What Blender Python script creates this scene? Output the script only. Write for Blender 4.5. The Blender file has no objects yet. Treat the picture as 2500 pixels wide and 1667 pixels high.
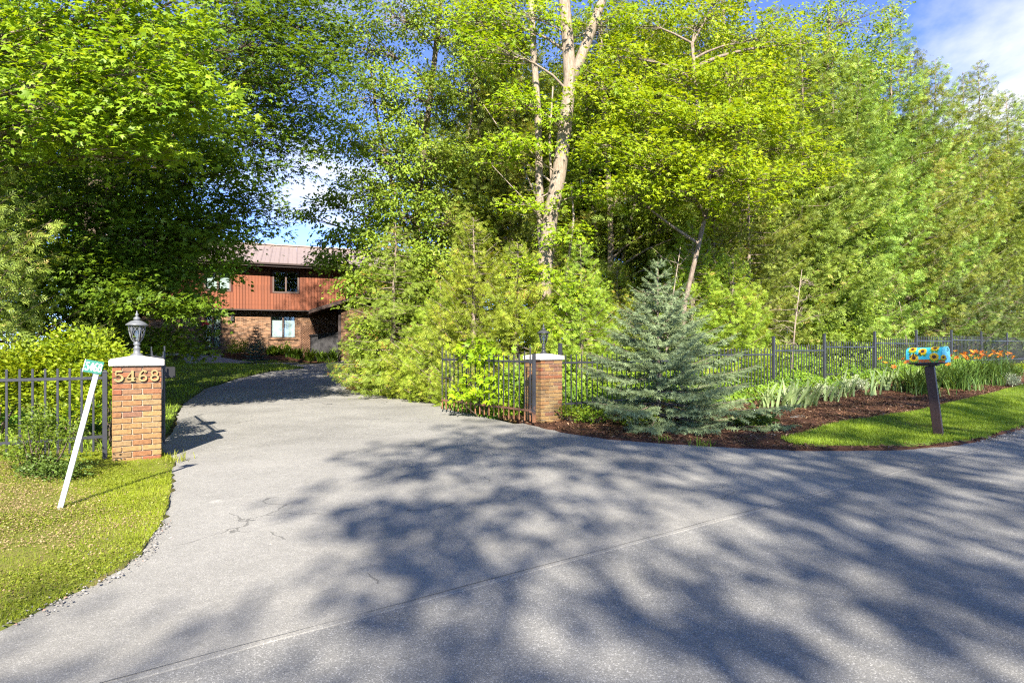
import bpy, bmesh, math, random
import numpy as np
from mathutils import Vector, Matrix
from mathutils.geometry import delaunay_2d_cdt

sc = bpy.context.scene
COL = sc.collection
R = math.radians
rng = np.random.default_rng(7)
random.seed(7)

# ------------------------------------------------------------------ camera, sky, sun, exposure
CAMZ = 1.35
FPX = 1389.0            # focal length in photo pixels (2500 wide), horizon at row 851
cam_d = bpy.data.cameras.new('camera'); cam = bpy.data.objects.new('camera', cam_d); COL.objects.link(cam)
cam_d.sensor_width = 36.0; cam_d.lens = 36.0 * FPX / 2500.0
cam_d.clip_start = 0.05; cam_d.clip_end = 3000
cam.location = (0, 0, CAMZ); cam.rotation_euler = (R(90), 0, 0)
cam_d.shift_y = 17.5 / 2500.0
sc.camera = cam

SUN_EL, SUN_AZ = R(35), R(5)         # sun stands behind the camera, slightly to the right
sun_dir = Vector((math.sin(SUN_AZ) * math.cos(SUN_EL), -math.cos(SUN_AZ) * math.cos(SUN_EL), math.sin(SUN_EL)))
w = bpy.data.worlds.new('World'); sc.world = w; w.use_nodes = True
nt = w.node_tree; nt.nodes.clear()
def wn(t, **k):
    n = nt.nodes.new(t)
    for a, b in k.items(): setattr(n, a, b)
    return n
sky = wn('ShaderNodeTexSky'); sky.sky_type = 'NISHITA'; sky.sun_disc = False
sky.sun_elevation = SUN_EL; sky.sun_rotation = R(180) - SUN_AZ
sky.air_density = 0.4; sky.dust_density = 0.0; sky.ozone_density = 2.0
hs = wn('ShaderNodeHueSaturation'); hs.inputs['Hue'].default_value = 0.512; hs.inputs['Saturation'].default_value = 1.08; hs.inputs['Value'].default_value = 1.0
tc = wn('ShaderNodeTexCoord'); sep = wn('ShaderNodeSeparateXYZ'); nt.links.new(tc.outputs['Generated'], sep.inputs[0])
zz = wn('ShaderNodeMath', operation='ADD'); zz.inputs[1].default_value = 0.22; nt.links.new(sep.outputs['Z'], zz.inputs[0])
dx = wn('ShaderNodeMath', operation='DIVIDE'); dy = wn('ShaderNodeMath', operation='DIVIDE')
nt.links.new(sep.outputs['X'], dx.inputs[0]); nt.links.new(zz.outputs[0], dx.inputs[1])
nt.links.new(sep.outputs['Y'], dy.inputs[0]); nt.links.new(zz.outputs[0], dy.inputs[1])
cmb = wn('ShaderNodeCombineXYZ'); nt.links.new(dx.outputs[0], cmb.inputs[0]); nt.links.new(dy.outputs[0], cmb.inputs[1]); cmb.inputs[2].default_value = 5.48
cn = wn('ShaderNodeTexNoise'); cn.inputs['Scale'].default_value = 1.25; cn.inputs['Detail'].default_value = 9; cn.inputs['Roughness'].default_value = 0.55; cn.inputs['Distortion'].default_value = 0.25
nt.links.new(cmb.outputs[0], cn.inputs['Vector'])
cr = wn('ShaderNodeValToRGB'); cr.color_ramp.elements[0].position = 0.53; cr.color_ramp.elements[0].color = (0, 0, 0, 1)
cr.color_ramp.elements[1].position = 0.70; cr.color_ramp.elements[1].color = (1, 1, 1, 1)
nt.links.new(cn.outputs['Fac'], cr.inputs[0])
mixc = wn('ShaderNodeMixRGB'); mixc.inputs['Color2'].default_value = (2.3, 2.32, 2.36, 1)
nt.links.new(sky.outputs[0], hs.inputs['Color']); nt.links.new(hs.outputs[0], mixc.inputs['Color1']); nt.links.new(cr.outputs[0], mixc.inputs['Fac'])
bg = wn('ShaderNodeBackground'); bg.inputs['Strength'].default_value = 0.15
out = wn('ShaderNodeOutputWorld'); nt.links.new(mixc.outputs[0], bg.inputs['Color']); nt.links.new(bg.outputs[0], out.inputs['Surface'])

sun_d = bpy.data.lights.new('sun', 'SUN'); sun_d.energy = 5.0; sun_d.angle = R(0.55); sun_d.color = (1.0, 0.93, 0.80)
sun = bpy.data.objects.new('sun', sun_d); COL.objects.link(sun)
sun.rotation_euler = sun_dir.to_track_quat('Z', 'Y').to_euler(); sun.location = (0, -20, 20)
vs = sc.view_settings; vs.view_transform = 'Standard'; vs.look = 'None'; vs.exposure = 1.92; vs.gamma = 1.0; vs.use_curve_mapping = False
sc.cycles.max_bounces = 6; sc.cycles.diffuse_bounces = 4; sc.cycles.transmission_bounces = 4; sc.cycles.transparent_max_bounces = 6
sc.cycles.use_adaptive_sampling = True; sc.cycles.adaptive_threshold = 0.01; sc.cycles.pixel_filter_type = 'BLACKMAN_HARRIS'; sc.cycles.filter_width = 1.2
sc.cycles.use_denoising = False
sc.cycles.sample_clamp_indirect = 4.0; sc.cycles.caustics_reflective = False; sc.cycles.caustics_refractive = False

# ------------------------------------------------------------------ place: frames and terrain
GA = R(34.0)
P0 = np.array([-4.46, 6.77])                      # middle of the first gate pillar's road face
SD = np.array([math.cos(GA), math.sin(GA)])       # along the gate line and the road
ND = np.array([-math.sin(GA), math.cos(GA)])      # into the property
def gl(s, n, z=0.0):
    p = P0 + SD * s + ND * n
    return (p[0], p[1], z)
HA = R(20.6)
HP = np.array([-13.3, 31.0]); HE = np.array([math.cos(HA), math.sin(HA)]); HM = np.array([-math.sin(HA), math.cos(HA)])
HB = 1.05                                          # ground level at the house
def sst(x):
    x = np.clip(x, 0, 1); return x * x * (3 - 2 * x)
def hgt(X, Y):
    X = np.asarray(X, float); Y = np.asarray(Y, float)
    rx, ry = X - HP[0], Y - HP[1]
    q = -(rx * HM[0] + ry * HM[1]); t = rx * HE[0] + ry * HE[1]
    h = 1.05 - 0.45 * sst(q / 3.5) - 0.60 * sst((q - 3.5) / 15.0)
    low = 0.60 - 0.60 * sst((q - 3.5) / 15.0)
    k = sst((t - 1.2) / 1.5); h = h * (1 - k) + low * k
    gx, gy = X - P0[0], Y - P0[1]
    s = gx * SD[0] + gy * SD[1]; n = gx * ND[0] + gy * ND[1]
    h = h + 0.5 * sst((s - 8) / 18.0) * sst((n + 4.2) / 4.0)
    h = h + 0.10 * sst((s - 7.0) / 3.0) * sst((n + 4.4) / 1.2)
    h = h + 0.14 * sst((-s - 0.3) / 1.2) * sst((n + 2.0) / 1.6)
    return h
def hz(x, y): return float(hgt(x, y))
def px(u, v, Y):
    return np.array([(u - 1250) / FPX * Y, Y, CAMZ - (v - 851) / FPX * Y])
def gp(u, v):                                      # photo pixel -> point on the terrain
    lo = 1.5
    for Y in np.arange(1.5, 70, 0.02):
        p = px(u, v, Y)
        if p[2] <= hz(p[0], p[1]): return p
    return p
def at(u, Y):                                      # pixel column at a distance, on the ground
    x = (u - 1250) / FPX * Y
    return (x, Y, hz(x, Y))

# ------------------------------------------------------------------ helpers
def link(o, parent=None):
    COL.objects.link(o)
    if parent is not None: o.parent = parent
    return o
def tag(o, label=None, cat=None, group=None, kind=None):
    if label: o['label'] = label
    if cat: o['category'] = cat
    if group: o['group'] = group
    if kind: o['kind'] = kind
    return o
def thing(name, label, cat, loc=(0, 0, 0), rz=0.0, group=None, kind=None):
    o = bpy.data.objects.new(name, None); COL.objects.link(o)
    o.location = loc; o.rotation_euler = (0, 0, rz); o.empty_display_size = 0.2
    return tag(o, label, cat, group, kind)
class MB:
    def __init__(s): s.v = []; s.f = []
    def add(s, vs, fs):
        b = len(s.v); s.v += [tuple(x) for x in vs]; s.f += [tuple(b + i for i in f) for f in fs]; return s
    def box(s, c, d, rot=None):
        x, y, z = d[0] / 2, d[1] / 2, d[2] / 2
        vs = [Vector(q) for q in ((-x,-y,-z),(x,-y,-z),(x,y,-z),(-x,y,-z),(-x,-y,z),(x,-y,z),(x,y,z),(-x,y,z))]
        if rot is not None: vs = [rot @ q for q in vs]
        c = Vector(c)
        return s.add([q + c for q in vs], [(0,3,2,1),(4,5,6,7),(0,1,5,4),(1,2,6,5),(2,3,7,6),(3,0,4,7)])
    def bx(s, x0, x1, y0, y1, z0, z1): return s.box(((x0+x1)/2,(y0+y1)/2,(z0+z1)/2),(x1-x0,y1-y0,z1-z0))
    def tube(s, pts, rad, n=6, cap=True):
        pts = [Vector(p) for p in pts]; k = len(pts)
        if not hasattr(rad, '__len__'): rad = [rad] * k
        up = Vector((0.13, 0.31, 0.94)); vs = []; fs = []
        for i, p in enumerate(pts):
            t = (pts[min(i+1, k-1)] - pts[max(i-1, 0)])
            t = t.normalized() if t.length > 1e-9 else Vector((0,0,1))
            a = t.cross(up)
            if a.length < 0.15: a = t.cross(Vector((1, 0.2, 0)))
            a.normalize(); b = t.cross(a)
            for j in range(n):
                g = 2 * math.pi * j / n
                vs.append(p + (a * math.cos(g) + b * math.sin(g)) * rad[i])
        for i in range(k - 1):
            for j in range(n):
                fs.append((i*n+j, i*n+(j+1)%n, (i+1)*n+(j+1)%n, (i+1)*n+j))
        if cap: fs.append(tuple(range(n-1, -1, -1))); fs.append(tuple((k-1)*n + j for j in range(n)))
        return s.add(vs, fs)
    def lathe(s, prof, n=20, c=(0, 0, 0)):
        vs = []; fs = []; k = len(prof)
        for r, z in prof:
            for j in range(n):
                g = 2 * math.pi * j / n; vs.append((c[0] + r*math.cos(g), c[1] + r*math.sin(g), c[2] + z))
        for i in range(k - 1):
            for j in range(n): fs.append((i*n+j, i*n+(j+1)%n, (i+1)*n+(j+1)%n, (i+1)*n+j))
        fs.append(tuple(range(n-1, -1, -1))); fs.append(tuple((k-1)*n+j for j in range(n)))
        return s.add(vs, fs)
    def mesh(s, name, mat, smooth=False, bevel=0):
        me = bpy.data.meshes.new(name); me.from_pydata(s.v, [], s.f)
        if bevel:
            bm = bmesh.new(); bm.from_mesh(me)
            bmesh.ops.bevel(bm, geom=bm.edges[:], offset=bevel, segments=1, affect='EDGES', clamp_overlap=True)
            bm.to_mesh(me); bm.free()
        if mat: me.materials.append(mat)
        if smooth: me.polygons.foreach_set('use_smooth', [True] * len(me.polygons))
        me.update(); return me
    def build(s, name, mat, parent=None, smooth=False, bevel=0, loc=None, rz=None):
        o = bpy.data.objects.new(name, s.mesh(name, mat, smooth, bevel)); link(o, parent)
        if loc is not None: o.location = loc
        if rz is not None: o.rotation_euler = (0, 0, rz)
        return o
def inst(name, me, parent, loc, rz=0.0, sc_=None):
    o = bpy.data.objects.new(name, me); link(o, parent); o.location = loc; o.rotation_euler = (0, 0, rz)
    if sc_ is not None: o.scale = sc_
    return o
def copy_tree(o, parent=None):
    c = o.copy(); COL.objects.link(c)
    if parent is not None: c.parent = parent
    for ch in o.children: copy_tree(ch, c)
    return c
def np_mesh(name, V, F, mat, rnd=None, smooth=False):
    V = np.asarray(V, np.float32).reshape(-1, 3); F = np.asarray(F, np.int32); k = F.shape[1]
    me = bpy.data.meshes.new(name)
    me.vertices.add(len(V)); me.vertices.foreach_set('co', V.ravel())
    me.loops.add(F.size); me.loops.foreach_set('vertex_index', F.ravel())
    me.polygons.add(len(F)); me.polygons.foreach_set('loop_start', np.arange(len(F), dtype=np.int32) * k)
    me.polygons.foreach_set('loop_total', np.full(len(F), k, np.int32))
    if smooth: me.polygons.foreach_set('use_smooth', np.ones(len(F), bool))
    if rnd is not None:
        a = me.attributes.new('rnd', 'FLOAT', 'FACE'); a.data.foreach_set('value', np.asarray(rnd, np.float32))
    if mat: me.materials.append(mat)
    me.update(calc_edges=True); return me

# ------------------------------------------------------------------ materials
MATS = {}
def mat(name):
    m = bpy.data.materials.new(name); m.use_nodes = True; m.node_tree.nodes.clear(); MATS[name] = m
    t = m.node_tree
    def N(ty, ins=None, **k):
        n = t.nodes.new(ty)
        for a, b in k.items(): setattr(n, a, b)
        for a, b in (ins or {}).items(): n.inputs[a].default_value = b
        return n
    def L(a, b): t.links.new(a, b)
    o = N('ShaderNodeOutputMaterial')
    return m, N, L, o
def ramp(N, stops):
    r = N('ShaderNodeValToRGB'); e = r.color_ramp.elements
    while len(e) < len(stops): e.new(0.5)
    for i, (p, c) in enumerate(stops): e[i].position = p; e[i].color = (*c, 1)
    return r
def simple(name, col, rough=0.6, metal=0.0, var=0.12, scale=8.0, bump=0.0, bscale=60.0, spec=0.4, objrnd=0.0):
    m, N, L, o = mat(name)
    p = N('ShaderNodeBsdfPrincipled', {'Roughness': rough, 'Metallic': metal, 'Specular IOR Level': spec})
    tc = N('ShaderNodeTexCoord'); n = N('ShaderNodeTexNoise', {'Scale': scale, 'Detail': 6.0, 'Roughness': 0.6}); L(tc.outputs['Object'], n.inputs['Vector'])
    c = np.array(col)
    r = ramp(N, [(0.3, c * (1 - var)), (0.7, np.minimum(c * (1 + var), 1))]); L(n.outputs['Fac'], r.inputs[0])
    src = r.outputs[0]
    if objrnd:
        oi = N('ShaderNodeObjectInfo'); mr = N('ShaderNodeMapRange', {'To Min': 1 - objrnd, 'To Max': 1 + objrnd}); L(oi.outputs['Random'], mr.inputs['Value'])
        h = N('ShaderNodeHueSaturation'); L(mr.outputs[0], h.inputs['Value']); L(src, h.inputs['Color']); src = h.outputs[0]
    L(src, p.inputs['Base Color'])
    if bump:
        b = N('ShaderNodeBump', {'Strength': bump, 'Distance': 0.01}); n2 = N('ShaderNodeTexNoise', {'Scale': bscale, 'Detail': 5.0}); L(tc.outputs['Object'], n2.inputs['Vector'])
        L(n2.outputs['Fac'], b.inputs['Height']); L(b.outputs[0], p.inputs['Normal'])
    L(p.outputs[0], o.inputs['Surface']); return m
def foliage(name, dark, light, trans=0.4, tcol=None, rough=0.5, objv=0.12, spec=0.3, odd=None):
    m, N, L, o = mat(name)
    a = N('ShaderNodeAttribute', attribute_name='rnd')
    stops = [(0.0, dark), (0.85, light)]
    if odd: stops += [(0.955, light), (0.97, odd)]
    r = ramp(N, stops); L(a.outputs['Fac'], r.inputs[0])
    oi = N('ShaderNodeObjectInfo'); mr = N('ShaderNodeMapRange', {'To Min': 1 - objv, 'To Max': 1 + objv}); L(oi.outputs['Random'], mr.inputs['Value'])
    mh = N('ShaderNodeMapRange', {'To Min': 0.5 - objv * 0.12, 'To Max': 0.5 + objv * 0.12}); L(oi.outputs['Random'], mh.inputs['Value'])
    h = N('ShaderNodeHueSaturation'); L(r.outputs[0], h.inputs['Color']); L(mr.outputs[0], h.inputs['Value']); L(mh.outputs[0], h.inputs['Hue'])
    p = N('ShaderNodeBsdfPrincipled', {'Roughness': rough, 'Specular IOR Level': spec}); L(h.outputs[0], p.inputs['Base Color'])
    tr = N('ShaderNodeBsdfTranslucent')
    mx = N('ShaderNodeMixRGB', blend_type='MULTIPLY', ); mx.inputs['Fac'].default_value = 1.0
    mx.inputs['Color2'].default_value = (*(tcol or (1.7, 1.5, 0.6)), 1); L(h.outputs[0], mx.inputs['Color1']); L(mx.outputs[0], tr.inputs['Color'])
    ms = N('ShaderNodeMixShader', {'Fac': trans}); L(p.outputs[0], ms.inputs[1]); L(tr.outputs[0], ms.inputs[2])
    L(ms.outputs[0], o.inputs['Surface']); return m
def asphalt(name, lo, hi, grain=190.0, crack=0.0, stain=0.25, speck=0.5, warm=(1, 1, 1), patch=0):
    m, N, L, o = mat(name)
    tc = N('ShaderNodeTexCoord'); C = tc.outputs['Object']
    v = N('ShaderNodeTexVoronoi', {'Scale': grain}); L(C, v.inputs['Vector'])
    sepc = N('ShaderNodeSeparateColor'); L(v.outputs['Color'], sepc.inputs[0])
    lo = np.array(lo) * np.array(warm); hi = np.array(hi) * np.array(warm); md = (lo + hi) / 2
    r = ramp(N, [(0.0, lo), (0.55, md), (0.86, md * 1.1), (1.0, hi * (1 + speck))]); L(sepc.outputs['Red'], r.inputs[0])
    n = N('ShaderNodeTexNoise', {'Scale': 0.55, 'Detail': 7.0, 'Roughness': 0.65}); L(C, n.inputs['Vector'])
    mr = N('ShaderNodeMapRange', {'From Min': 0.3, 'From Max': 0.7, 'To Min': 1 - stain, 'To Max': 1 + stain * 0.6}); L(n.outputs['Fac'], mr.inputs['Value'])
    n3 = N('ShaderNodeTexNoise', {'Scale': 14.0, 'Detail': 5.0, 'Roughness': 0.7}); L(C, n3.inputs['Vector'])
    mr3 = N('ShaderNodeMapRange', {'From Min': 0.3, 'From Max': 0.7, 'To Min': 0.9, 'To Max': 1.1}); L(n3.outputs['Fac'], mr3.inputs['Value'])
    mm = N('ShaderNodeMath', operation='MULTIPLY'); L(mr.outputs[0], mm.inputs[0]); L(mr3.outputs[0], mm.inputs[1])
    h = N('ShaderNodeHueSaturation'); L(r.outputs[0], h.inputs['Color']); L(mm.outputs[0], h.inputs['Value']); src = h.outputs[0]
    if patch:      # pale scuffed spots and darker oily stains with shapes of their own
        np_ = N('ShaderNodeTexNoise', {'Scale': 1.7, 'Detail': 3.0, 'Distortion': 0.4}); L(C, np_.inputs['Vector'])
        rp = ramp(N, [(0.0, (0.80,)*3), (0.30, (1.0,)*3), (0.70, (1.0,)*3), (0.735, (1.28,)*3)]); L(np_.outputs['Fac'], rp.inputs[0])
        mp_ = N('ShaderNodeMixRGB', blend_type='MULTIPLY'); mp_.inputs['Fac'].default_value = 1.0; L(src, mp_.inputs['Color1']); L(rp.outputs[0], mp_.inputs['Color2']); src = mp_.outputs[0]
    if crack:
        nd = N('ShaderNodeTexNoise', {'Scale': 2.5, 'Detail': 5.0}); L(C, nd.inputs['Vector'])
        ad = N('ShaderNodeVectorMath', operation='MULTIPLY_ADD'); ad.inputs[1].default_value = (0.5, 0.5, 0.5); L(nd.outputs['Color'], ad.inputs[0]); L(C, ad.inputs[2])
        vc = N('ShaderNodeTexVoronoi', {'Scale': 0.33}, feature='DISTANCE_TO_EDGE'); L(ad.outputs[0], vc.inputs['Vector'])
        lt = N('ShaderNodeMath', operation='LESS_THAN'); lt.inputs[1].default_value = 0.0022; L(vc.outputs['Distance'], lt.inputs[0])
        nm = N('ShaderNodeTexNoise', {'Scale': 0.8}); L(C, nm.inputs['Vector']); gt = N('ShaderNodeMath', operation='GREATER_THAN'); gt.inputs[1].default_value = 0.55; L(nm.outputs['Fac'], gt.inputs[0])
        m1 = N('ShaderNodeMath', operation='MULTIPLY'); L(lt.outputs[0], m1.inputs[0]); L(gt.outputs[0], m1.inputs[1])
        m2 = N('ShaderNodeMath', operation='MULTIPLY'); m2.inputs[1].default_value = crack; L(m1.outputs[0], m2.inputs[0])
        mx = N('ShaderNodeMixRGB'); mx.inputs['Color2'].default_value = (0.03, 0.03, 0.03, 1); L(m2.outputs[0], mx.inputs['Fac']); L(src, mx.inputs['Color1']); src = mx.outputs[0]
    p = N('ShaderNodeBsdfPrincipled', {'Roughness': 0.85, 'Specular IOR Level': 0.3}); L(src, p.inputs['Base Color'])
    b = N('ShaderNodeBump', {'Strength': 0.55, 'Distance': 0.006}); L(sepc.outputs['Green'], b.inputs['Height']); L(b.outputs[0], p.inputs['Normal'])
    L(p.outputs[0], o.inputs['Surface']); return m
def ground_mat(name, stops, scale=1.6, fine=45.0, bump=0.5):
    m, N, L, o = mat(name)
    tc = N('ShaderNodeTexCoord'); C = tc.outputs['Object']
    n = N('ShaderNodeTexNoise', {'Scale': scale, 'Detail': 8.0, 'Roughness': 0.65}); L(C, n.inputs['Vector'])
    f = N('ShaderNodeTexNoise', {'Scale': fine, 'Detail': 6.0, 'Roughness': 0.75}); L(C, f.inputs['Vector'])
    mx = N('ShaderNodeMath', operation='MULTIPLY_ADD'); mx.inputs[1].default_value = 0.62; L(f.outputs['Fac'], mx.inputs[0])
    hf = N('ShaderNodeMath', operation='MULTIPLY'); hf.inputs[1].default_value = 0.38; L(n.outputs['Fac'], hf.inputs[0]); L(hf.outputs[0], mx.inputs[2])
    r = ramp(N, stops); L(mx.outputs[0], r.inputs[0])
    p = N('ShaderNodeBsdfPrincipled', {'Roughness': 0.95, 'Specular IOR Level': 0.1}); L(r.outputs[0], p.inputs['Base Color'])
    b = N('ShaderNodeBump', {'Strength': bump, 'Distance': 0.03}); L(f.outputs['Fac'], b.inputs['Height']); L(b.outputs[0], p.inputs['Normal'])
    L(p.outputs[0], o.inputs['Surface']); return m

M_road = asphalt('road_asphalt', (0.15, 0.146, 0.137), (0.25, 0.243, 0.228), 190.0, 0.0, 0.22, 0.5, patch=1)
M_apron = asphalt('apron_asphalt', (0.185, 0.178, 0.164), (0.27, 0.26, 0.24), 220.0, 0.5, 0.22, 0.3, patch=1)
M_drive = asphalt('drive_asphalt', (0.16, 0.154, 0.142), (0.27, 0.26, 0.24), 160.0, 0.9, 0.3, 0.6)
M_soil = ground_mat('forest_floor', [(0.3, (0.03, 0.022, 0.012)), (0.5, (0.07, 0.06, 0.025)), (0.65, (0.06, 0.085, 0.02))], 0.7, 20.0)
M_lawn = ground_mat('lawn_soil', [(0.36, (0.20, 0.15, 0.09)), (0.44, (0.17, 0.125, 0.06)), (0.50, (0.15, 0.15, 0.035)), (0.60, (0.11, 0.14, 0.025))], 2.6, 70.0)
M_lawn2 = ground_mat('watered_lawn_soil', [(0.33, (0.09, 0.075, 0.03)), (0.45, (0.08, 0.10, 0.02)), (0.65, (0.07, 0.12, 0.018))], 1.2, 60.0)
M_mulch = ground_mat('bark_mulch', [(0.32, (0.025, 0.012, 0.008)), (0.5, (0.085, 0.04, 0.025)), (0.66, (0.16, 0.085, 0.05))], 3.0, 55.0, 1.0)
M_grit = ground_mat('gravel_shoulder', [(0.32, (0.12, 0.115, 0.105)), (0.5, (0.22, 0.21, 0.195)), (0.66, (0.36, 0.35, 0.33))], 4.0, 60.0, 1.0)
M_walk = simple('walkway_concrete', (0.22, 0.20, 0.19), 0.9, var=0.2, bump=0.3)

# ------------------------------------------------------------------ terrain
def axis(a0, a1, fine0, fine1, st):
    x = list(np.arange(fine0, fine1 + 1e-6, st)); d = st; v = fine1
    while v < a1: d *= 1.35; v += d; x.append(v)
    d = st; v = fine0
    while v > a0: d *= 1.35; v -= d; x.insert(0, v)
    return np.array(x)
gx = axis(-900, 900, -20, 22, 0.35); gy = axis(-500, 1500, 0, 38, 0.35)
XX, YY = np.meshgrid(gx, gy); ZZ = hgt(XX, YY) - 0.035
nx, ny = len(gx), len(gy); ii = np.arange(nx * ny).reshape(ny, nx)
F = np.stack([ii[:-1, :-1], ii[:-1, 1:], ii[1:, 1:], ii[1:, :-1]], -1).reshape(-1, 4)
tag(link(bpy.data.objects.new('ground', np_mesh('ground', np.stack([XX, YY, ZZ], -1), F, M_soil, smooth=True))), kind='structure')

def wobble(poly, step, amp, seed):
    r = np.random.default_rng(seed); out_ = []
    n = len(poly)
    for i in range(n):
        a, b = np.array(poly[i], float), np.array(poly[(i + 1) % n], float)
        k = max(1, int(np.linalg.norm(b - a) / step))
        d = b - a; nn = np.array([-d[1], d[0]]) / (np.linalg.norm(d) + 1e-9)
        for j in range(k):
            out_.append(a + d * j / k + nn * r.normal(0, amp))
    return out_
def inside(poly, P):
    poly = np.asarray(poly); x, y = P[:, 0], P[:, 1]; c = np.zeros(len(P), bool); n = len(poly); j = n - 1
    for i in range(n):
        xi, yi = poly[i]; xj, yj = poly[j]
        m = ((yi > y) != (yj > y)) & (x < (xj - xi) * (y - yi) / (yj - yi + 1e-12) + xi); c ^= m; j = i
    return c
def sheet(name, poly, off, material, step=0.4, edge=0.3, amp=0.0, seed=0, skirt=0.05, relief=0.0, parent=None, kind='structure'):
    bp = wobble(poly, edge, amp, seed) if edge else [np.array(p, float) for p in poly]
    A = np.array(bp); mn, mx = A.min(0), A.max(0)
    q = np.stack(np.meshgrid(np.arange(mn[0], mx[0], step), np.arange(mn[1], mx[1], step)), -1).reshape(-1, 2)
    q = q + np.random.default_rng(seed + 5).uniform(-0.15, 0.15, q.shape) * step
    q = q[inside(A, q)] if len(q) else q
    nb = len(bp)
    pts = [Vector(p) for p in bp] + [Vector(p) for p in q]
    ov, oe, of, *_ = delaunay_2d_cdt(pts, [(i, (i + 1) % nb) for i in range(nb)], [tuple(range(nb))], 1, 1e-5)
    r = np.random.default_rng(seed + 9)
    V2 = np.array([[v.x, v.y] for v in ov]); z = hgt(V2[:, 0], V2[:, 1]) + off + (r.normal(0, relief, len(V2)) if relief else 0)
    V = [(a[0], a[1], b) for a, b in zip(V2, z)]; Fs = [tuple(f) for f in of]
    if skirt:
        cnt = {}
        for f in Fs:
            for i in range(len(f)):
                e = (f[i], f[(i + 1) % len(f)]); k = tuple(sorted(e)); cnt.setdefault(k, []).append(e)
        low = {}
        for k, es in cnt.items():
            if len(es) == 1:
                a, b = es[0]
                for i in (a, b):
                    if i not in low: low[i] = len(V); V.append((V[i][0], V[i][1], V[i][2] - skirt))
                Fs.append((b, a, low[a], low[b]))
    me = bpy.data.meshes.new(name); me.from_pydata(V, [], Fs); me.materials.append(material)
    bm = bmesh.new(); bm.from_mesh(me); bmesh.ops.recalc_face_normals(bm, faces=bm.faces); 
    if sum(f.normal.z for f in bm.faces) < 0: bmesh.ops.reverse_faces(bm, faces=bm.faces)
    bm.to_mesh(me); bm.free()
    if relief: me.polygons.foreach_set('use_smooth', [True] * len(me.polygons))
    o = bpy.data.objects.new(name, me); link(o, parent)
    if kind and parent is None: o['kind'] = kind
    return o
def G2(u, v): p = gp(u, v); return (p[0], p[1])

RO = np.array([-0.73, 2.88]); RD = SD; RN = ND            # road edge seam runs parallel to the gate line
def rd(s, n): p = RO + RD * s + RN * n; return (p[0], p[1])
left_edge = [G2(*q) for q in ((0,1544),(138,1477),(298,1392),(351,1345),(399,1275),(417,1201),(419,1153),(428,1127))]
right_edge = [G2(*q) for q in ((1260,1029),(1320,1045),(1382,1058),(1488,1074),(1626,1084),(1807,1095),(1966,1102),(2179,1101),(2317,1092),(2391,1079),(2500,1047))]
sheet('road', [rd(-60, -6.5), rd(160, -6.5), rd(160, 0.0), rd(-60, 0.0)], 0.0, M_road, 3.0, 1.5, 0.01, 1)
gate_a = gl(-1.2, 0.55)[:2]; gate_b = gl(6.6, 0.55)[:2]
sheet('driveway_apron', [rd(-4.5, -0.01), rd(13, -0.01), rd(12.5, 2.5), gl(9.5, -1.0)[:2], gl(6.4, 0.3)[:2], gl(0.25, 0.25)[:2], gl(0.2, -1.2)[:2]], 0.006, M_apron, 0.6, 0.4, 0.008, 2, 0.02)
drive_l = [gl(0.1, 0.3)[:2]] + [G2(*q) for q in ((420,1055),(446,985),(500,950),(580,925),(659,907),(744,899))]
drive_r = [G2(*q) for q in ((1262,1036),(1127,1003),(1063,985),(978,973),(900,960),(842,950),(862,938),(885,925))]
far_l, far_r = tuple(HP + HE * 0.9 - HM * 5.2), tuple(HP + HE * 10.5 - HM * 3.0)
far_r2 = tuple(HP + HE * 10.5 - HM * 7.5)
sheet('driveway', drive_l + [far_l, tuple(HP + HE * 3.2 - HM * 3.3), far_r, far_r2] + drive_r[::-1], 0.0, M_drive, 0.6, 0.5, 0.02, 3, 0.02)
M_tar = simple('dark_joint', (0.12, 0.115, 0.105), 0.9, var=0.3)
def joint(name, a, b, wd, off, seed):
    r = np.random.default_rng(seed); n = 60; a = np.array(a); b = np.array(b); d = (b - a) / np.linalg.norm(b - a); nn = np.array([-d[1], d[0]]); L_ = []; Q = []; k = np.cumsum(r.normal(0, .006, n + 1)); k -= np.linspace(k[0], k[-1], n + 1)
    for i in range(n + 1):
        c = a + (b - a) * i / n + nn * k[i]; w_ = wd * r.uniform(.15, 1.0)
        for sg in (-1, 1): p = c + nn * sg * w_ / 2; L_.append((p[0], p[1], hz(*p) + off))
    o = bpy.data.objects.new(name, None)
    me = bpy.data.meshes.new(name); me.from_pydata(L_, [], [(2*i, 2*i+1, 2*i+3, 2*i+2) for i in range(n)]); me.materials.append(M_tar); o = bpy.data.objects.new(name, me); link(o); o['kind'] = 'structure'
joint('road_joint', rd(-4.0, 0.01), rd(14, 0.01), 0.006, 0.010, 1)
joint('driveway_joint', gl(0.3, 0.26)[:2], gl(5.7, 0.3)[:2], 0.009, 0.010, 2)
lawn_left_poly = left_edge + [gl(0.33, 0.1)[:2], gl(0.15, 2.5)[:2], gl(-8, 2.2)[:2], gl(-10, -7)[:2], (-4.6, 1.2), (-3.2, 2.2)]
sheet('roadside_lawn', lawn_left_poly, 0.02, M_lawn, 0.2, 0.10, 0.018, 4, 0.06, 0.004)
bed_top = [gl(30, 0.5)[:2], gl(20, 1.0)[:2], gl(10, 0.8)[:2], gl(5.9, 1.2)[:2]]
bed_poly = [gl(5.85, 0.12)[:2]] + right_edge + [rd(22, 0.6), rd(30, 0.6)] + bed_top
sheet('mulch_bed', bed_poly, 0.03, M_mulch, 0.25, 0.12, 0.015, 5, 0.05, 0.012)
lawn_right_px = [(1905,1078),(1950,1066),(2010,1048),(2100,1030),(2230,1010),(2390,972),(2500,942)]
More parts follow.
